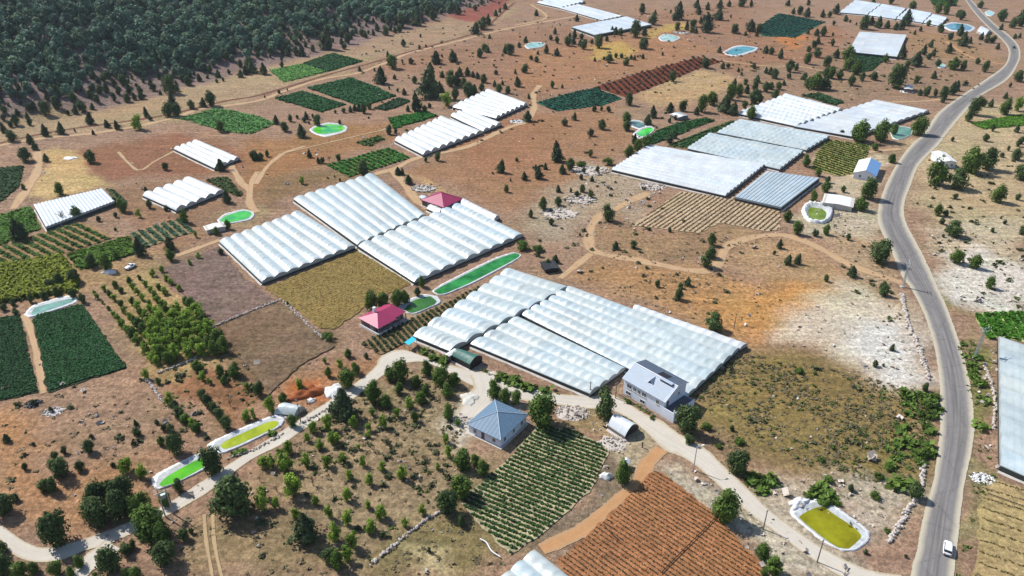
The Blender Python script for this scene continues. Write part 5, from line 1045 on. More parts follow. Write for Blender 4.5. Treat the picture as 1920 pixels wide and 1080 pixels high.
def trunk_mesh(kind, rg):
    bm = bmesh.new(); h = {'cone': .8, 'bush': .35}.get(kind, .55); r = {'cone': .035, 'bush': .03, 'open': .03}.get(kind, .04)
    tube(bm, [(0, 0, -.06), (rg.normal()*.01, rg.normal()*.01, h*.5), (rg.normal()*.02, rg.normal()*.02, h)], [r*1.3, r, r*.4], 6)
    for _ in range(5 if kind != 'cone' else 2):
        a = rg.uniform(0, 6.28); z0 = h*rg.uniform(.35, .8); l = rg.uniform(.18, .32)*(1.6 if kind == 'bush' else 1)
        tube(bm, [(0, 0, z0), (l*.5*math.cos(a), l*.5*math.sin(a), z0+l*.45), (l*math.cos(a), l*math.sin(a), z0+l*.7)], [r*.6, r*.4, r*.15], 4)
    me = bpy.data.meshes.new('trunk'); bm.to_mesh(me); bm.free(); me.materials.append(M['bark']); return me
def bare_mesh(rg):
    bm = bmesh.new(); tube(bm, [(0, 0, -.05), (.02, .01, .3), (rg.normal()*.04, rg.normal()*.04, .62)], [.03, .024, .012], 5)
    for _ in range(16):
        a = rg.uniform(0, 6.28); z = rg.uniform(.2, .6); l = rg.uniform(.2, .42); p1 = (l*.5*math.cos(a), l*.5*math.sin(a), z+l*.45); p2 = (l*math.cos(a+.3), l*math.sin(a+.3), min(1, z+l*.9))
        tube(bm, [(0, 0, z), p1, p2], [.014, .010, .004], 4)
        for _ in range(3):
            b = a+rg.normal()*.8; q = rg.uniform(.1, .2); tube(bm, [p1, (p1[0]+q*math.cos(b), p1[1]+q*math.sin(b), p1[2]+q)], [.008, .003], 3)
    me = bpy.data.meshes.new('branches'); bm.to_mesh(me); bm.free(); me.materials.append(M['dry']); return me
KIND = {'j': ('cone', 'juniper', 'juniper_tree', .62, 1400, .030), 'r': ('round', 'oak', 'oak_tree', 1., 2000, .031), 'g': ('broad', 'broad', 'broadleaf_tree', 1.1, 2200, .028),
        'y': ('open', 'orchard', 'fruit_tree', 1., 900, .030), 'b': ('bush', 'broad', 'bush', 1., 1300, .045), 's': ('round', 'juniper', 'shrub', 1., 900, .042)}
PROTO = {}
for key, (shape, mt, nm, wd, nl, ls) in KIND.items():
    PROTO[key] = []
    for v in range(7):
        rg = np.random.default_rng(100*ord(key)+v); C, Nn = crown_pts(shape, nl, rg); s = ls*rg.uniform(.6, 1.5, len(C)); V, F = quads_np(C, s, Nn, .8)
        core = C[rg.choice(len(C), 120)]; core = core*[.62, .62, 1]; core[:, 2] = core[:, 2]*.72+.12; V2, F2 = quads_np(core, np.full(120, ls*2.4), rg.normal(size=(120, 3)))
        Vc = np.concatenate([V, V2]); Fc = np.concatenate([F, F2+len(V)]); cm = mesh_np('crown', Vc, Fc, M[mt]); tm = trunk_mesh(shape, rg)
        bm = bmesh.new(); bm.from_mesh(cm); n0 = len(bm.faces); bm.from_mesh(tm); bm.faces.ensure_lookup_table()
        for f in bm.faces[n0:]: f.material_index = 1
        jm = bpy.data.meshes.new(nm); bm.to_mesh(jm); bm.free(); jm.materials.append(M[mt]); jm.materials.append(M['bark'])
        wmax = max(np.ptp(V[:, 0]), np.ptp(V[:, 1])); PROTO[key].append((cm, tm, jm, wmax))
BARE = [bare_mesh(np.random.default_rng(900+i)) for i in range(3)]
TREES = []    # object, kind, x, y, height, pixel size
def tree(x, y, h, k, wid=None, group=None, label=None, cat=None):
    px = h*vpx(x, y); z = hz(x, y)-.05; v = random.randrange(7); rz = random.uniform(0, 6.28)
    if k == 'd':
        o = bpy.data.objects.new('bare_tree', random.choice(BARE)); link(o); w = h*.9
    else:
        cm, tm, jm, wm = PROTO[k][v]; nm = KIND[k][2]; w = (wid if wid else h*KIND[k][3]*random.uniform(.85, 1.15))/max(wm, .1)*.9 if wid else h*(random.uniform(.85, 1.2) if k in 'jb' else random.uniform(.68, 1.02))
        if px > 22:
            o = bpy.data.objects.new(nm, None); o.empty_display_size = .3; link(o)
            for n_, me in (('trunk', tm), ('crown', cm)): link(bpy.data.objects.new(n_, me), o)
        else: o = bpy.data.objects.new(nm, jm); link(o)
    o.location = (x, y, z); o.rotation_euler = (random.gauss(0, .04), random.gauss(0, .04), rz); o.scale = (w, w*random.uniform(.9, 1.1), h)
    if label: tag(o, label, cat, group)
    else: TREES.append([o, k, x, y, h, px, group])
    return o
def T(ox, oy, data, dk='j'):
    for e in data:
        x, y, h = ox+e[0]/4, oy+e[1]/4, e[2]/4; k = e[3] if len(e) > 3 else dk
        if k == 'j' and random.random() < .22: k = 'r' if h > 12 else 's'
        p = G(x, y); tree(p.x, p.y, max(.8, h/vpx(p.x, p.y)*{'j': .9, 'd': .9, 'b': .5}.get(k, .84)*((1.4 if k == 'g' else 1.14) if y < 330 else 1.)), k)
T(0, 0, [(1155,680,60,'s'),(1275,700,150),(1330,685,60),(1415,640,80),(1205,710,40),(970,700,80),(750,700,70,'r'),(800,690,80),(680,680,40,'s'),(855,650,70),(930,640,90),(860,760,70,'s'),(730,770,70,'s'),(700,820,50),(960,765,70,'r'),(1010,750,60),(1060,745,70),(555,775,90,'r'),(620,840,90),(570,855,70),(440,810,100,'r'),(350,860,110),(215,830,60,'s'),(260,825,70),(150,740,60,'s'),(160,785,40,'s'),(125,940,90),(40,850,60,'r'),(30,900,50,'s'),(80,950,50,'s'),(30,995,80),(95,1060,90,'r'),(230,1080,80),(345,1020,90),(470,1005,90),(680,930,90),(565,990,30,'s'),(805,955,60),(880,970,70),(700,1010,40),(1035,970,120,'y'),(1105,880,80),(1130,900,40,'s'),(1260,870,110),(1295,800,100),(1330,870,100),(1440,815,70),(1530,800,70),(1580,795,120,'r'),(1660,990,80,'g'),(1500,610,60),(1640,580,60),(1720,555,40,'s'),(1810,580,60),(1845,560,70),(1890,545,90),(1870,500,80),(1370,560,100),(1300,580,40,'s'),(1335,570,40,'s'),(1625,620,30,'s'),(1675,610,30,'s'),(230,940,60,'s'),(210,890,50),(510,860,40,'s')])
T(480, 0, [(1040,245,50),(1075,240,60,'r'),(975,265,80,'r'),(880,265,50),(820,285,60),(790,270,60),(910,230,60),(1090,200,110,'r'),(1210,190,110),(1330,150,80,'r'),(1295,110,80,'r'),(1520,110,80),(1645,80,50,'r'),(690,330,90,'r'),(665,370,50,'s'),(590,250,90),(540,370,180),(640,330,50),(375,350,50),(350,420,90),(305,415,70,'r'),(240,420,50),(200,410,60),(195,455,40),(195,505,50,'r'),(60,560,90),(1110,350,60,'r'),(1235,280,30,'s'),(1390,325,20,'s'),(1225,370,35,'s'),(1275,355,25,'s'),(990,430,50),(1650,255,90),(1695,220,100),(1745,185,80),(1800,120,50),(1830,95,40),(1870,70,50),(1750,290,35),(1030,515,90,'g'),(1165,480,50),(775,535,40),(890,535,30,'s'),(945,630,130),(1040,595,40),(1190,625,60),(1350,480,100),(1395,430,30,'s'),(1475,465,90),(1680,430,70,'r'),(1740,395,50),(1710,385,50,'g'),(1870,400,60),(1905,410,90),(1310,730,250),(1380,690,80),(1345,740,90,'r'),(1400,580,50),(1465,650,130),(1510,640,100),(1530,570,70),(1585,570,70),(1625,580,50),(1690,680,60,'r'),(1590,720,110,'r'),(1640,710,80),(1710,620,70,'r'),(1660,590,50),(1800,560,40,'s'),(1440,800,120,'y'),(1490,750,100),(1560,650,70,'r'),(1200,835,140),(1110,710,50),(1065,690,30,'s'),(1270,835,50),(1300,810,40),(1140,835,50),(1790,650,50),(1850,640,40,'s'),(1830,700,80,'r'),(1890,700,60,'r'),(1000,670,30,'s'),(710,840,50),(745,830,50),(775,835,60),(815,850,80,'r'),(850,820,60,'r'),(660,845,40,'s'),(595,850,30,'s'),(150,930,70),(260,910,60,'r'),(220,985,80),(310,890,30,'s'),(340,1030,100),(360,915,40,'s'),(375,895,60),(425,880,30,'s'),(460,945,90,'r'),(630,935,40),(845,890,20,'s'),(1000,1010,80,'s'),(1050,1000,40,'s'),(400,930,25,'s'),(175,700,30,'s'),(235,680,20,'s'),(65,735,25,'s'),(1100,475,20,'s')])
T(960, 0, [(975,100,80,'r'),(1075,110,40),(1190,100,30,'s'),(1245,150,140),(1215,155,50),(1275,70,20,'s'),(1385,60,70),(1400,110,80),(1465,75,60),(1550,150,90),(1560,60,70),(1640,135,25,'s'),(1720,50,80,'r'),(1790,50,60),(1625,50,50),(1055,185,90),(925,280,140,'r'),(990,270,70),(985,365,90),(815,265,60,'r'),(750,245,50),(775,260,60),(710,310,50),(655,360,110,'r'),(600,330,40,'s'),(540,370,80),(510,345,50),(420,345,80,'r'),(465,330,60),(470,285,70),(435,280,40,'s'),(525,295,50,'r'),(340,325,60,'r'),(290,300,40,'s'),(320,255,50),(260,400,70),(335,420,60),(145,450,40,'s'),(185,465,50),(195,410,35),(105,320,50),(55,355,40),(95,545,70,'r'),(25,555,40),(40,650,80),(300,660,60,'r'),(375,660,30),(725,470,70,'r'),(620,460,35),(690,450,30),(780,435,40,'s'),(820,435,40,'s'),(855,490,65,'r'),(890,445,40),(920,450,40),(980,440,40),(1130,415,30),(490,160,55),(180,120,50),(1240,230,70),(1310,225,70),(1350,245,50),(1380,250,45),(1360,200,60,'r'),(1455,245,150),(1415,180,60),(1445,160,50),(1500,160,40,'s'),(1665,250,80),(1785,235,90),(1835,275,50),(1750,270,40),(1850,240,70),(1555,395,50),(1445,510,80,'r'),(1205,610,80),(1580,515,50),(1620,510,40,'s'),(1815,515,50,'s'),(1695,540,35),(1720,565,30),(1660,665,80),(1750,635,50,'r'),(880,790,100,'r'),(725,840,50,'s'),(615,835,50,'s'),(670,830,40,'s'),(470,900,60),(390,940,60,'s'),(675,970,80,'r'),(590,1020,60,'s'),(120,910,80),(125,740,40),(860,920,70,'g'),(865,980,80),(1060,880,90),(1015,935,80),(1185,845,80),(1280,835,90,'r'),(1385,860,60),(1420,840,110,'g'),(1500,790,90,'g'),(1600,840,130),(1660,860,100),(1740,810,60),(1640,750,100,'g'),(1700,720,80,'g'),(1760,700,70),(1820,680,80,'r'),(1820,780,120),(1860,770,60),(1900,690,80,'r'),(1840,620,60),(1900,550,50),(1790,890,90,'g'),(1180,1070,70,'s'),(1220,1040,60),(920,1080,80),(1225,900,40,'s'),(1180,920,40,'s'),(330,1075,20,'s'),(1900,400,60)])
T(1440, 0, [(20,410,60,'r'),(90,440,80),(185,105,50),(235,110,70),(290,125,70),(300,40,60),(405,130,60),(460,130,50,'r'),(510,105,80),(150,45,50),(490,190,40,'s'),(580,160,50),(660,190,25,'s'),(615,170,25,'s'),(300,255,40),(360,270,60),(410,270,80),(485,270,30,'s'),(370,330,60),(345,360,60),(480,345,60,'r'),(305,390,50,'r'),(365,430,80,'r'),(295,480,90,'r'),(510,435,70),(440,500,90,'r'),(590,460,100,'g'),(600,530,90,'g'),(665,560,90,'g'),(720,220,110,'r'),(770,190,70),(830,210,90),(895,210,60),(950,225,60),(1000,220,80),(1025,190,120),(1100,260,40),(1140,235,40),(1200,195,50,'r'),(1290,245,70,'r'),(1365,300,60),(1435,270,90),(1465,345,100),(1510,325,50),(1600,300,60),(1640,320,60,'r'),(1680,320,60,'r'),(1720,370,50),(1220,355,60),(1160,410,80),(1240,420,60),(1355,400,80),(1200,445,50,'r'),(1110,495,110),(1040,505,60,'r'),(1000,440,110),(880,470,60,'g'),(1265,500,60,'r'),(1380,520,80,'g'),(1460,525,80,'r'),(1570,480,50),(1620,540,80),(1640,500,50,'r'),(955,660,190,'r'),(1110,620,60,'r'),(1240,590,60),(790,600,70),(700,605,70,'r'),(625,640,90),(420,670,110),(345,670,110,'g'),(300,660,90,'r'),(430,580,80),(470,590,80,'g'),(540,590,60,'g'),(270,600,60,'r'),(160,540,100,'r'),(210,530,60,'r'),(155,590,50,'s'),(50,590,80),(20,560,60),(20,670,60,'r'),(75,670,60,'r'),(50,745,80,'r'),(115,640,40),(1310,770,60),(1190,720,80,'r'),(1250,720,60,'r'),(1310,740,100),(1380,710,100),(1410,680,80),(1480,640,40,'s'),(1135,715,50),(1540,860,150,'r'),(1500,910,80,'r'),(1610,800,60,'r'),(1670,800,60),(1780,860,110,'g'),(1870,830,110,'y'),(1780,740,50),(1870,610,90,'r'),(1815,655,40,'s'),(1850,290,40),(1885,285,40),(1890,200,130,'r'),(1830,210,80,'r'),(1755,160,100,'r'),(1745,225,50),(1440,150,80,'r'),(1330,110,80,'g'),(1270,100,70,'g'),(1350,40,80,'g'),(1080,75,60,'g'),(1590,60,60),(1680,985,60),(1860,990,60),(1625,1060,60,'r'),(1900,1080,60,'r'),(1380,1060,40,'s'),(1125,1010,120,'g'),(700,1060,140,'g'),(860,1060,140,'g'),(940,1010,70,'g'),(550,1020,50,'s'),(920,30,60,'g'),(790,30,60),(1430,130,60,'r')])
T(0, 270, [(195,130,110,'r'),(260,40,60),(350,130,60),(685,140,100,'r'),(1240,195,60,'r'),(450,380,110,'g'),(1095,350,40),(1660,200,90),(1905,120,80),(1125,480,80,'r'),(1250,500,50,'s'),(470,580,110,'d'),(570,560,110),(930,510,120,'g'),(860,450,60),(870,550,50,'s'),(745,580,50,'s'),(1045,550,80,'y'),(865,650,30,'s'),(150,720,180),(180,340,50,'r'),(1400,590,130,'g'),(1710,440,110),(1470,700,60,'y'),(1710,640,90,'g'),(1620,680,70,'g'),(1050,830,150),(1280,790,110),(1290,870,100,'g'),(690,920,110,'r'),(800,950,150,'g'),(880,860,60,'g'),(1660,830,60,'s'),(1430,910,60,'y'),(1490,860,60,'y'),(560,1040,120,'r'),(450,1060,110,'r'),(380,1080,80,'r'),(190,890,60,'g')])
T(480, 270, [(10,120,60),(40,120,60),(85,95,50,'r'),(405,100,60),(470,145,50),(500,145,50,'s'),(550,130,50,'d'),(620,120,50),(805,225,110,'r'),(1365,125,70,'r'),(1275,135,40),(1070,230,60),(1100,230,50),(1145,300,80),(340,300,70,'y'),(1840,215,100),(1880,360,70,'r'),(1775,225,20,'s'),(630,280,30,'s'),(540,260,20,'s'),(590,250,20,'s'),(1240,1070,100,'g'),(1910,280,30,'s')])
T(960, 270, [(335,130,150),(590,95,60),(520,170,70,'b'),(430,200,100,'r'),(375,220,70),(195,260,110),(180,200,50),(250,190,50),(90,270,70),(535,220,50,'s'),(725,155,90,'b'),(640,210,50,'s'),(520,265,50,'s'),(600,280,50),(345,360,60),(530,360,70,'r'),(590,400,70,'r'),(485,400,60,'s'),(440,360,40,'s'),(345,460,80),(230,490,110,'r'),(140,550,70,'r'),(295,605,60,'s'),(730,580,150,'r'),(880,100,80,'g'),(1010,30,90,'g'),(940,50,80,'g'),(780,790,70),(910,780,70),(1500,760,110,'r'),(1450,920,140,'r'),(1490,850,100,'r'),(1185,660,40),(680,935,20,'s'),(1090,1070,60),(1320,1060,70),(1260,1080,50,'r'),(80,790,120,'b'),(190,800,90,'b'),(200,845,60,'s'),(265,920,70,'r'),(330,890,70),(510,690,30,'s'),(400,560,15,'s'),(35,130,30,'s')])
T(1440, 270, [(275,165,80,'g'),(375,240,80,'g'),(920,140,60,'g'),(800,50,50,'g'),(745,410,190,'g'),(700,500,130,'g'),(440,290,60,'r'),(430,360,90,'g'),(330,430,110,'g'),(560,360,60,'r'),(140,580,100,'g'),(220,680,120,'g'),(440,680,100,'g'),(350,690,60,'s'),(600,720,60,'r'),(80,780,80),(45,830,40,'s'),(150,905,90),(220,900,90),(430,1030,60,'r'),(625,990,90),(680,815,20,'s'),(840,885,200,'r'),(860,1090,80,'r'),(1240,310,230,'g'),(1410,330,180,'r'),(1520,210,160,'g'),(1640,190,170,'r'),(1300,150,60,'g'),(1270,540,110,'g'),(1300,600,60,'s'),(1330,540,60,'s'),(1380,690,140,'r'),(1400,410,50,'s'),(1720,440,160,'g'),(1870,420,60,'r'),(1890,270,140,'r'),(1860,120,90,'r'),(1750,100,40,'s'),(1405,890,120,'g'),(1545,930,120,'g'),(1680,660,40,'s'),(1770,600,40,'s'),(1745,560,25,'s'),(1900,680,60,'r'),(1905,860,35,'s'),(1655,1080,110,'g'),(1690,750,20,'s'),(1120,450,20,'s'),(1800,50,40,'s'),(1310,700,30,'s'),(1870,20,60,'r')])
T(0, 540, [(1270,870,110,'y'),(1310,910,80,'r'),(1350,970,90,'r'),(1390,1010,80,'g'),(1440,1040,80,'y'),(1480,1080,80,'g'),(1560,880,100,'r'),(1600,930,90,'r'),(1650,980,90,'r'),(1700,1050,110,'r'),(1520,830,80,'r'),(1490,620,90,'g'),(1690,720,80,'g'),(1660,650,90,'g'),(1780,660,120,'g'),(1850,760,70,'y'),(1580,720,60,'y'),(1530,690,80,'y'),(1730,890,90,'d'),(1850,990,90,'y'),(1900,980,90,'y'),(1020,1030,50),(1180,1020,40,'s'),(1290,1080,80,'r'),(1230,1070,60,'s'),(630,110,90,'r'),(255,880,50,'s'),(390,930,50,'s'),(120,200,60,'r'),(35,170,60,'r'),(240,110,80,'r'),(100,130,60,'r'),(430,60,80,'r'),(550,70,80,'r'),(340,80,70,'r'),(1190,720,60,'g'),(1100,680,100,'y')])
T(480, 540, [(340,775,110,'y'),(100,920,130,'y'),(30,800,110,'r'),(200,850,80,'g'),(630,590,70,'y'),(520,560,50,'y'),(690,520,70,'g'),(545,660,90,'g'),(690,740,160,'g'),(740,640,100,'g'),(660,955,230),(580,940,100,'r'),(280,1035,100,'g'),(880,860,190,'g'),(1080,700,200,'g'),(1000,700,130,'g'),(1290,650,130,'g'),(1380,720,160,'g'),(1480,730,120,'g'),(1200,745,110,'g'),(1270,800,90,'g'),(1230,860,100,'g'),(980,885,110,'g'),(1080,800,100,'g'),(1150,900,90,'y'),(1190,1010,100,'g'),(1430,975,130,'g'),(1440,810,110,'g'),(870,950,70,'y'),(1060,970,80,'y'),(960,1050,110,'y'),(1510,1030,60,'y'),(1790,815,150,'g'),(1870,855,120,'g'),(430,1080,100,'y'),(540,1055,140,'y'),(730,1040,100,'y'),(850,1075,80,'y'),(540,385,100,'b'),(830,525,50,'s'),(240,130,40,'s'),(870,165,170,'g'),(960,155,150,'g'),(1060,130,140,'g'),(1120,110,120,'g'),(1210,60,80,'r')])
T(960, 540, [(20,865,110,'g'),(230,1030,260,'g'),(690,965,230,'r'),(1310,1080,230,'r'),(1450,1055,90,'b'),(1250,85,100,'r'),(1500,310,150,'r'),(870,860,50,'b'),(1050,985,45,'b'),(1650,1070,50,'s')])
T(1440, 540, [(860,55,100,'r'),(930,470,60),(805,590,55,'s'),(865,588,28,'s'),(235,635,70,'b'),(350,645,40,'b'),(1170,775,80,'r'),(1200,905,120,'b'),(1140,960,80,'b'),(1220,970,80,'b'),(1180,1050,80,'b'),(1260,830,70,'b')])
T(0, 810, [(60,70,70),(255,100,30,'s'),(490,160,60,'s'),(690,45,40,'s'),(680,155,110,'r'),(1030,30,70,'r'),(1000,100,40,'s'),(850,260,40,'s'),(195,285,60,'r'),(410,200,60),(460,330,170,'r'),(610,285,80,'r'),(390,445,130,'r'),(330,440,80,'r'),(120,515,60,'s'),(20,610,170,'r'),(350,640,50,'s'),(440,825,250,'r'),(740,540,190,'r'),(700,620,160,'r'),(760,690,210,'r'),(900,650,230,'r'),(950,480,180,'r'),(850,520,170,'r'),(1040,630,170,'g'),(1090,590,150,'g'),(950,300,130,'y'),(1080,345,120,'y'),(1210,100,80,'g'),(1330,155,170,'r'),(1300,60,90,'r'),(1345,445,110,'r'),(1600,300,210,'r'),(1760,600,290,'r'),(1250,545,120,'g'),(1150,790,240,'g'),(1235,850,180,'g'),(1230,1000,180,'r'),(1385,805,90,'r'),(1440,760,50,'s'),(845,1035,190,'r'),(955,910,90,'r'),(1000,870,70,'r'),(1060,800,60,'s'),(160,1090,120,'g'),(30,1080,190,'r'),(260,1060,90,'g'),(430,1060,110,'g'),(590,1010,100,'g'),(530,1080,80,'g'),(950,1090,80,'g'),(1030,1090,90,'g'),(720,1095,50,'g'),(20,900,100,'r')])
T(480, 810, [(60,575,140,'y'),(150,570,100,'y'),(290,480,190,'y'),(240,285,150,'y'),(130,265,110,'y'),(370,255,110,'y'),(450,545,90,'y'),(540,255,110,'y'),(570,100,120,'y'),(480,125,80,'y'),(660,235,90,'y'),(800,255,90,'y'),(950,285,80,'y'),(710,355,80,'y'),(850,395,90,'y'),(1110,350,110,'y'),(1240,395,60,'d'),(1370,280,60,'y'),(690,510,110,'y'),(560,645,120,'y'),(690,695,130,'y'),(940,645,110,'y'),(850,575,70,'y'),(1250,625,90,'y'),(860,745,110,'y'),(1120,715,80,'y'),(730,875,140,'y'),(590,820,150,'y'),(630,1010,150,'g'),(680,960,120,'y'),(560,970,110,'r'),(390,815,230),(300,645,90,'y'),(1430,610,190,'r'),(1540,485,180,'g'),(1560,280,160,'g'),(1700,310,120,'g'),(1440,185,100,'y'),(1420,80,80,'y'),(880,150,60,'d'),(990,105,80,'d'),(1260,215,60,'d'),(1000,445,60,'d'),(430,400,100,'d'),(160,450,70,'d'),(30,370,60,'d'),(1300,900,40,'s'),(1540,700,80,'r'),(1130,545,60,'d'),(390,70,80,'y'),(840,40,60,'y'),(250,160,100,'y'),(180,200,90,'y'),(60,260,100,'y'),(620,70,80,'y'),(770,130,50,'y'),(1180,100,50,'d'),(1640,240,100,'g'),(60,490,110,'y')])
T(960, 810, [(1680,300,190,'r'),(1850,385,110,'b'),(1600,655,240,'g'),(820,370,190,'g'),(1870,940,110,'g'),(1700,85,70,'b'),(1550,115,50,'b'),(1330,85,80,'r'),(1800,330,60,'b'),(1890,1075,60,'g')])
T(1440, 810, [(1080,490,130,'r'),(620,440,60,'s'),(800,495,80,'b'),(450,370,80,'b'),(420,545,70,'b'),(300,500,60,'b'),(520,545,60,'b'),(30,1070,140,'g'),(725,910,40,'s'),(1160,180,110,'b'),(900,285,70,'b'),(830,345,70,'b'),(400,215,50,'b'),(490,125,45,'b'),(890,750,50,'b'),(1030,940,30,'s')])
# the leafy orchard: seven rows, fuller towards the lane
for r in range(7):
    a = np.array([172+128*r/6., 545-38*r/6.]); b = np.array([300+125*r/6., 690-25*r/6.])
    for k in range(14):
        t = (k+.5)/14; x, y = a+(b-a)*t+np.array([random.gauss(0, 2), random.gauss(0, 1.2)])
        if random.random() < (.08 if t < .5 else .02): continue
        p = G(x, y); h = (2.7+2.4*smooth(.2, .65, t))*random.uniform(.8, 1.2)*(0.75 if r == 0 else 1); tree(p.x, p.y, float(h), 'y' if random.random() < .8 else 'g', h*.95, group='fruit trees in the leafy orchard')
# hillside: woods above, scattered junipers on the bare lower slope
def in_frame(x, y, z, m=25):
    a, b, d = proj(x, y, z); return -m < a < 1920+m and -m-10 < b < 1080
def hill_xy(s, q): n = np.array([-.846, .534]); t = np.array([.534, .846]); return np.array([-289., 410.])+n*(s-8)+t*q
WOOD = []; q = -160.
taken = [(t[2], t[3]) for t in TREES]
for _ in range(60000):
    s = random.uniform(15, 420); q = random.uniform(-330, 850); x, y = hill_xy(s, q); z = hz(x, y)
    if not in_frame(x, y, z+4, 200): continue
    edge = 44+16*math.sin(q/37.)+10*math.sin(q/13.+1)
    pr = smooth(edge-38, edge+26, s)**1.3
    if random.random() > pr*.97: continue
    WOOD.append((x, y, z, random.choice((random.uniform(4.5, 8.), random.uniform(6., 12.)))*(.75+.25*float(pr))))
GR = {}; KEEP = []
for w in WOOD:                                   # thin to about one crown width apart
    c = (int(w[0]//5), int(w[1]//5)); ok = True
    for i in (-1, 0, 1):
        for j in (-1, 0, 1):
            for o in GR.get((c[0]+i, c[1]+j), ()):
                if (o[0]-w[0])**2+(o[1]-w[1])**2 < 4.6**2: ok = False
    if ok: GR.setdefault(c, []).append(w); KEEP.append(w)
KEEP.sort(key=lambda w: (not in_frame(w[0], w[1], w[2], 0), proj(w[0], w[1], w[2])[2]-w[3]*14))
PP = []
for v in range(5):
    rg = np.random.default_rng(70+v); C, Nn = crown_pts('pine', 420, rg); V, F = quads_np(C, .052*rg.uniform(.6, 1.4, 420), Nn, .85); co = C[rg.choice(420, 40)]*[.6, .6, .8]+[0, 0, .1]; V2, F2 = quads_np(co, np.full(40, .14), rg.normal(size=(40, 3))); PP.append((np.concatenate([V, V2]), np.concatenate([F, F2+len(V)])))
PM = [mesh_np('pine_tree', V, F, M['pine']) for V, F in PP]
for x, y, z, h in KEEP[:300]:
    o = bpy.data.objects.new('pine_tree', random.choice(PM)); link(o); o.location = (x, y, z-.1); o.rotation_euler.z = random.uniform(0, 6.28); w = h*random.uniform(.95, 1.25); o.scale = (w, w, h)
    tag(o, 'dark pine among many along the lower edge of the dense hillside wood', 'tree', 'pines along the lower edge of the hillside wood')
VV = []; FF = []; n0 = 0
for x, y, z, h in KEEP[300:]:
    V, F = random.choice(PP); a = random.uniform(0, 6.28); w = h*random.uniform(1.0, 1.3); c, s_ = math.cos(a)*w, math.sin(a)*w
    W = np.stack([V[:, 0]*c-V[:, 1]*s_+x, V[:, 0]*s_+V[:, 1]*c+y, V[:, 2]*h+z-.1], 1); VV.append(W); FF.append(F+n0); n0 += len(W)
if VV: tag(onp('forest', np.concatenate(VV), np.concatenate(FF), M['pine']), 'dense dark wood covering the hillside at the upper left', kind='stuff')
ns = 0
for _ in range(2200):
    s = random.uniform(4, 52); q = random.uniform(-120, 560); x, y = hill_xy(s, q); z = hz(x, y)
    if not in_frame(x, y, z+2, 0) or random.random() > smooth(-5, 40, s)*.9+.08: continue
    if min((x-a)**2+(y-b)**2 for a, b in taken) < 30: continue
    taken.append((x, y)); ns += 1; tree(x, y, random.uniform(2.4, 6.), random.choice('jjjrsr'), group='junipers on the bare slope below the wood', label='small dark evergreen among many on the bare slope below the wood', cat='tree')
    if ns > 230: break
# ------------------------------------------------------------------ labels of the trees: size, look, and the place they stand by
for w, p in [('the long dirt track bend', (640, 137)), ('the brown slope corner', (1430, 580)), ('the pale striped field', (1310, 400)), ('the red orchard', (1240, 145)), ('the teal netted crop', (1085, 188)), ('the far teal crop', (1480, 47)), ('the yellow stubble', (640, 550)), ('the row crop', (1010, 910)), ('the red ploughed field', (1250, 1000)), ('the sparse orchard middle', (650, 900)), ('the leafy orchard', (300, 600)), ('the dark green plot', (150, 650)), ('the maize', (70, 520)), ('the dry meadow', (430, 1030)), ('the lane fork', (230, 1010)), ('the lane bend', (700, 700)), ('the orange bare patch', (70, 870)), ('the weedy slope', (1500, 760)), ('the white rocky patch', (1640, 640)), ('the road bend', (1895, 100)), ('the asphalt curve', (1680, 440)), ('the right rocky slope', (1830, 480)), ('the stony rise', (1080, 350)), ('the three dark plots', (640, 180)), ('the pale green plot', (555, 138)), ('the mottled plot', (430, 232)), ('the tan stubble field', (120, 320)), ('the vineyard', (1575, 295)), ('the winding track', (1230, 495)), ('the far orange track', (1830, 110)), ('the upper brown slope', (1060, 130)), ('the yellow patch', (1150, 92)), ('the tan field', (1290, 165)), ('the red bank', (320, 215)), ('the red earth mound', (575, 738)), ('the brown rise', (600, 265)), ('the stone rubble', (1222, 350)), ('the olive pond rocks', (1600, 930)), ('the bright road strip', (1880, 225)), ('the right upper slope', (1860, 330)), ('the left brown slope', (120, 800))]:
    land(w, G(*p))
ORD = ['first', 'second', 'third', 'fourth', 'fifth', 'sixth', 'seventh', 'eighth', 'ninth', 'tenth', 'eleventh', 'twelfth', 'thirteenth', 'fourteenth', 'fifteenth', 'sixteenth', 'seventeenth', 'eighteenth', 'nineteenth', 'twentieth']
LOOK = {'j': 'dark pointed juniper', 'r': 'dark rounded oak', 'g': 'leafy green tree', 'y': 'yellow green fruit tree', 'b': 'low green bush', 's': 'small dark shrub', 'd': 'bare dry tree'}
CATS = {'b': 'bush', 's': 'shrub'}; BUCK = {}
for e in TREES:
    o, k, x, y, h, px, grp = e; lx = np.array([l[1] for l in LAND]); ly = np.array([l[2] for l in LAND]); i = int(np.argmin((lx-x)**2+(ly-y)**2)); w, a, b = LAND[i]
    rel = ('right of' if x > a else 'left of') if abs(x-a) > abs(y-b) else ('behind' if y > b else 'in front of')
    sz = '' if k in 'sb' else ('tall ' if h > 6.5 else 'small ' if h < 2.8 else '')
    BUCK.setdefault(sz+LOOK[k]+' '+rel+' '+w, []).append(e)
for words, es in BUCK.items():
    es.sort(key=lambda e: proj(e[2], e[3], 0)[0]); n = len(es)
    for i, e in enumerate(es):
        lab = words if n == 1 else words+', '+(ORD[i] if i < 20 else 'last')+' from left'
        tag(e[0], lab, CATS.get(e[1], 'tree'), e[6] or (LOOK[e[1]]+'s scattered over the valley' if e[1] != 'b' else 'low green bushes'))
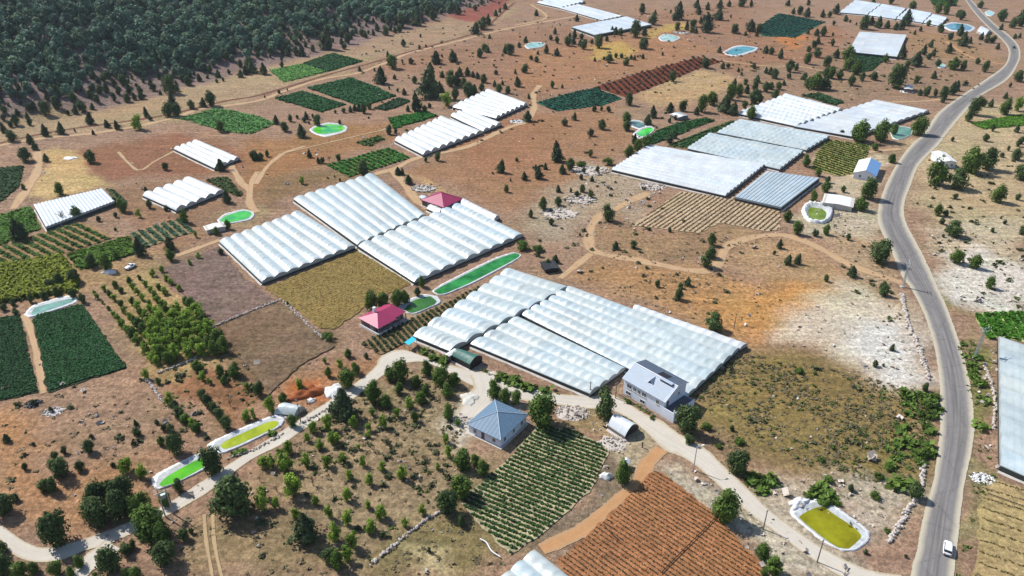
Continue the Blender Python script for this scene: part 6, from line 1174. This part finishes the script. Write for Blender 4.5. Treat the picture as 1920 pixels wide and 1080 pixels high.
for me in bpy.data.meshes:
    if any(m and m.name.split('.')[0] in ('greenhouse_film', 'bright_greenhouse_film', 'shade_net', 'greyed_plastic', 'end_wall_film', 'green_tarpaulin') for m in me.materials) and 'panel' not in me.color_attributes:
        at = me.color_attributes.new('panel', 'FLOAT_COLOR', 'POINT'); at.data.foreach_set('color', np.ones(4*len(me.vertices), np.float32))
# ------------------------------------------------------------------ light, sky, camera
W = bpy.data.worlds.new('World'); SC.world = W; W.use_nodes = True; nt = W.node_tree
sky = nt.nodes.new('ShaderNodeTexSky'); sky.sky_type = 'NISHITA'; sky.sun_disc = False; el = math.asin(SUN.z); az = math.atan2(SUN.x, SUN.y)
sky.sun_elevation = el; sky.sun_rotation = az; sky.altitude = 1200; bg = nt.nodes['Background']; nt.links.new(sky.outputs[0], bg.inputs[0]); bg.inputs[1].default_value = SKY_S
L = bpy.data.lights.new('sun', 'SUN'); L.energy = SUN_S; L.angle = R(.5); L.color = (1., .965, .92); lo = link(bpy.data.objects.new('sun', L)); lo.rotation_euler = SUN.to_track_quat('Z', 'Y').to_euler()
if HAZE:
    bm = bmesh.new(); box(bm, Frame((0, 0, 0), (1, 0, 0), (0, 1, 0)), -1500, 1500, -400, 1900, -12, 480); bmesh.ops.recalc_face_normals(bm, faces=bm.faces)
    hm = bpy.data.materials.new('haze'); hm.use_nodes = True; h = hm.node_tree; h.nodes.remove(h.nodes['Principled BSDF']); v = h.nodes.new('ShaderNodeVolumePrincipled'); v.inputs['Density'].default_value = HAZE; v.inputs['Color'].default_value = (.82, .90, 1., 1); v.inputs['Anisotropy'].default_value = .2
    h.links.new(v.outputs[0], h.nodes['Material Output'].inputs['Volume']); tag(obm('haze', bm, hm), 'thin pale air over the valley', kind='stuff')
cam = bpy.data.cameras.new('camera'); cam.sensor_width = 36; cam.lens = 36*FPX/1920; cam.clip_end = 20000; cam.clip_start = 1; co = link(bpy.data.objects.new('camera', cam)); co.location = (0, 0, CH); co.rotation_euler = (R(90)-PITCH, 0, 0); SC.camera = co
vs = SC.view_settings; vs.view_transform = 'Standard'; vs.look = 'None'; vs.exposure = EXPO; vs.gamma = 1
SC.cycles.transparent_max_bounces = 16; SC.cycles.max_bounces = 6
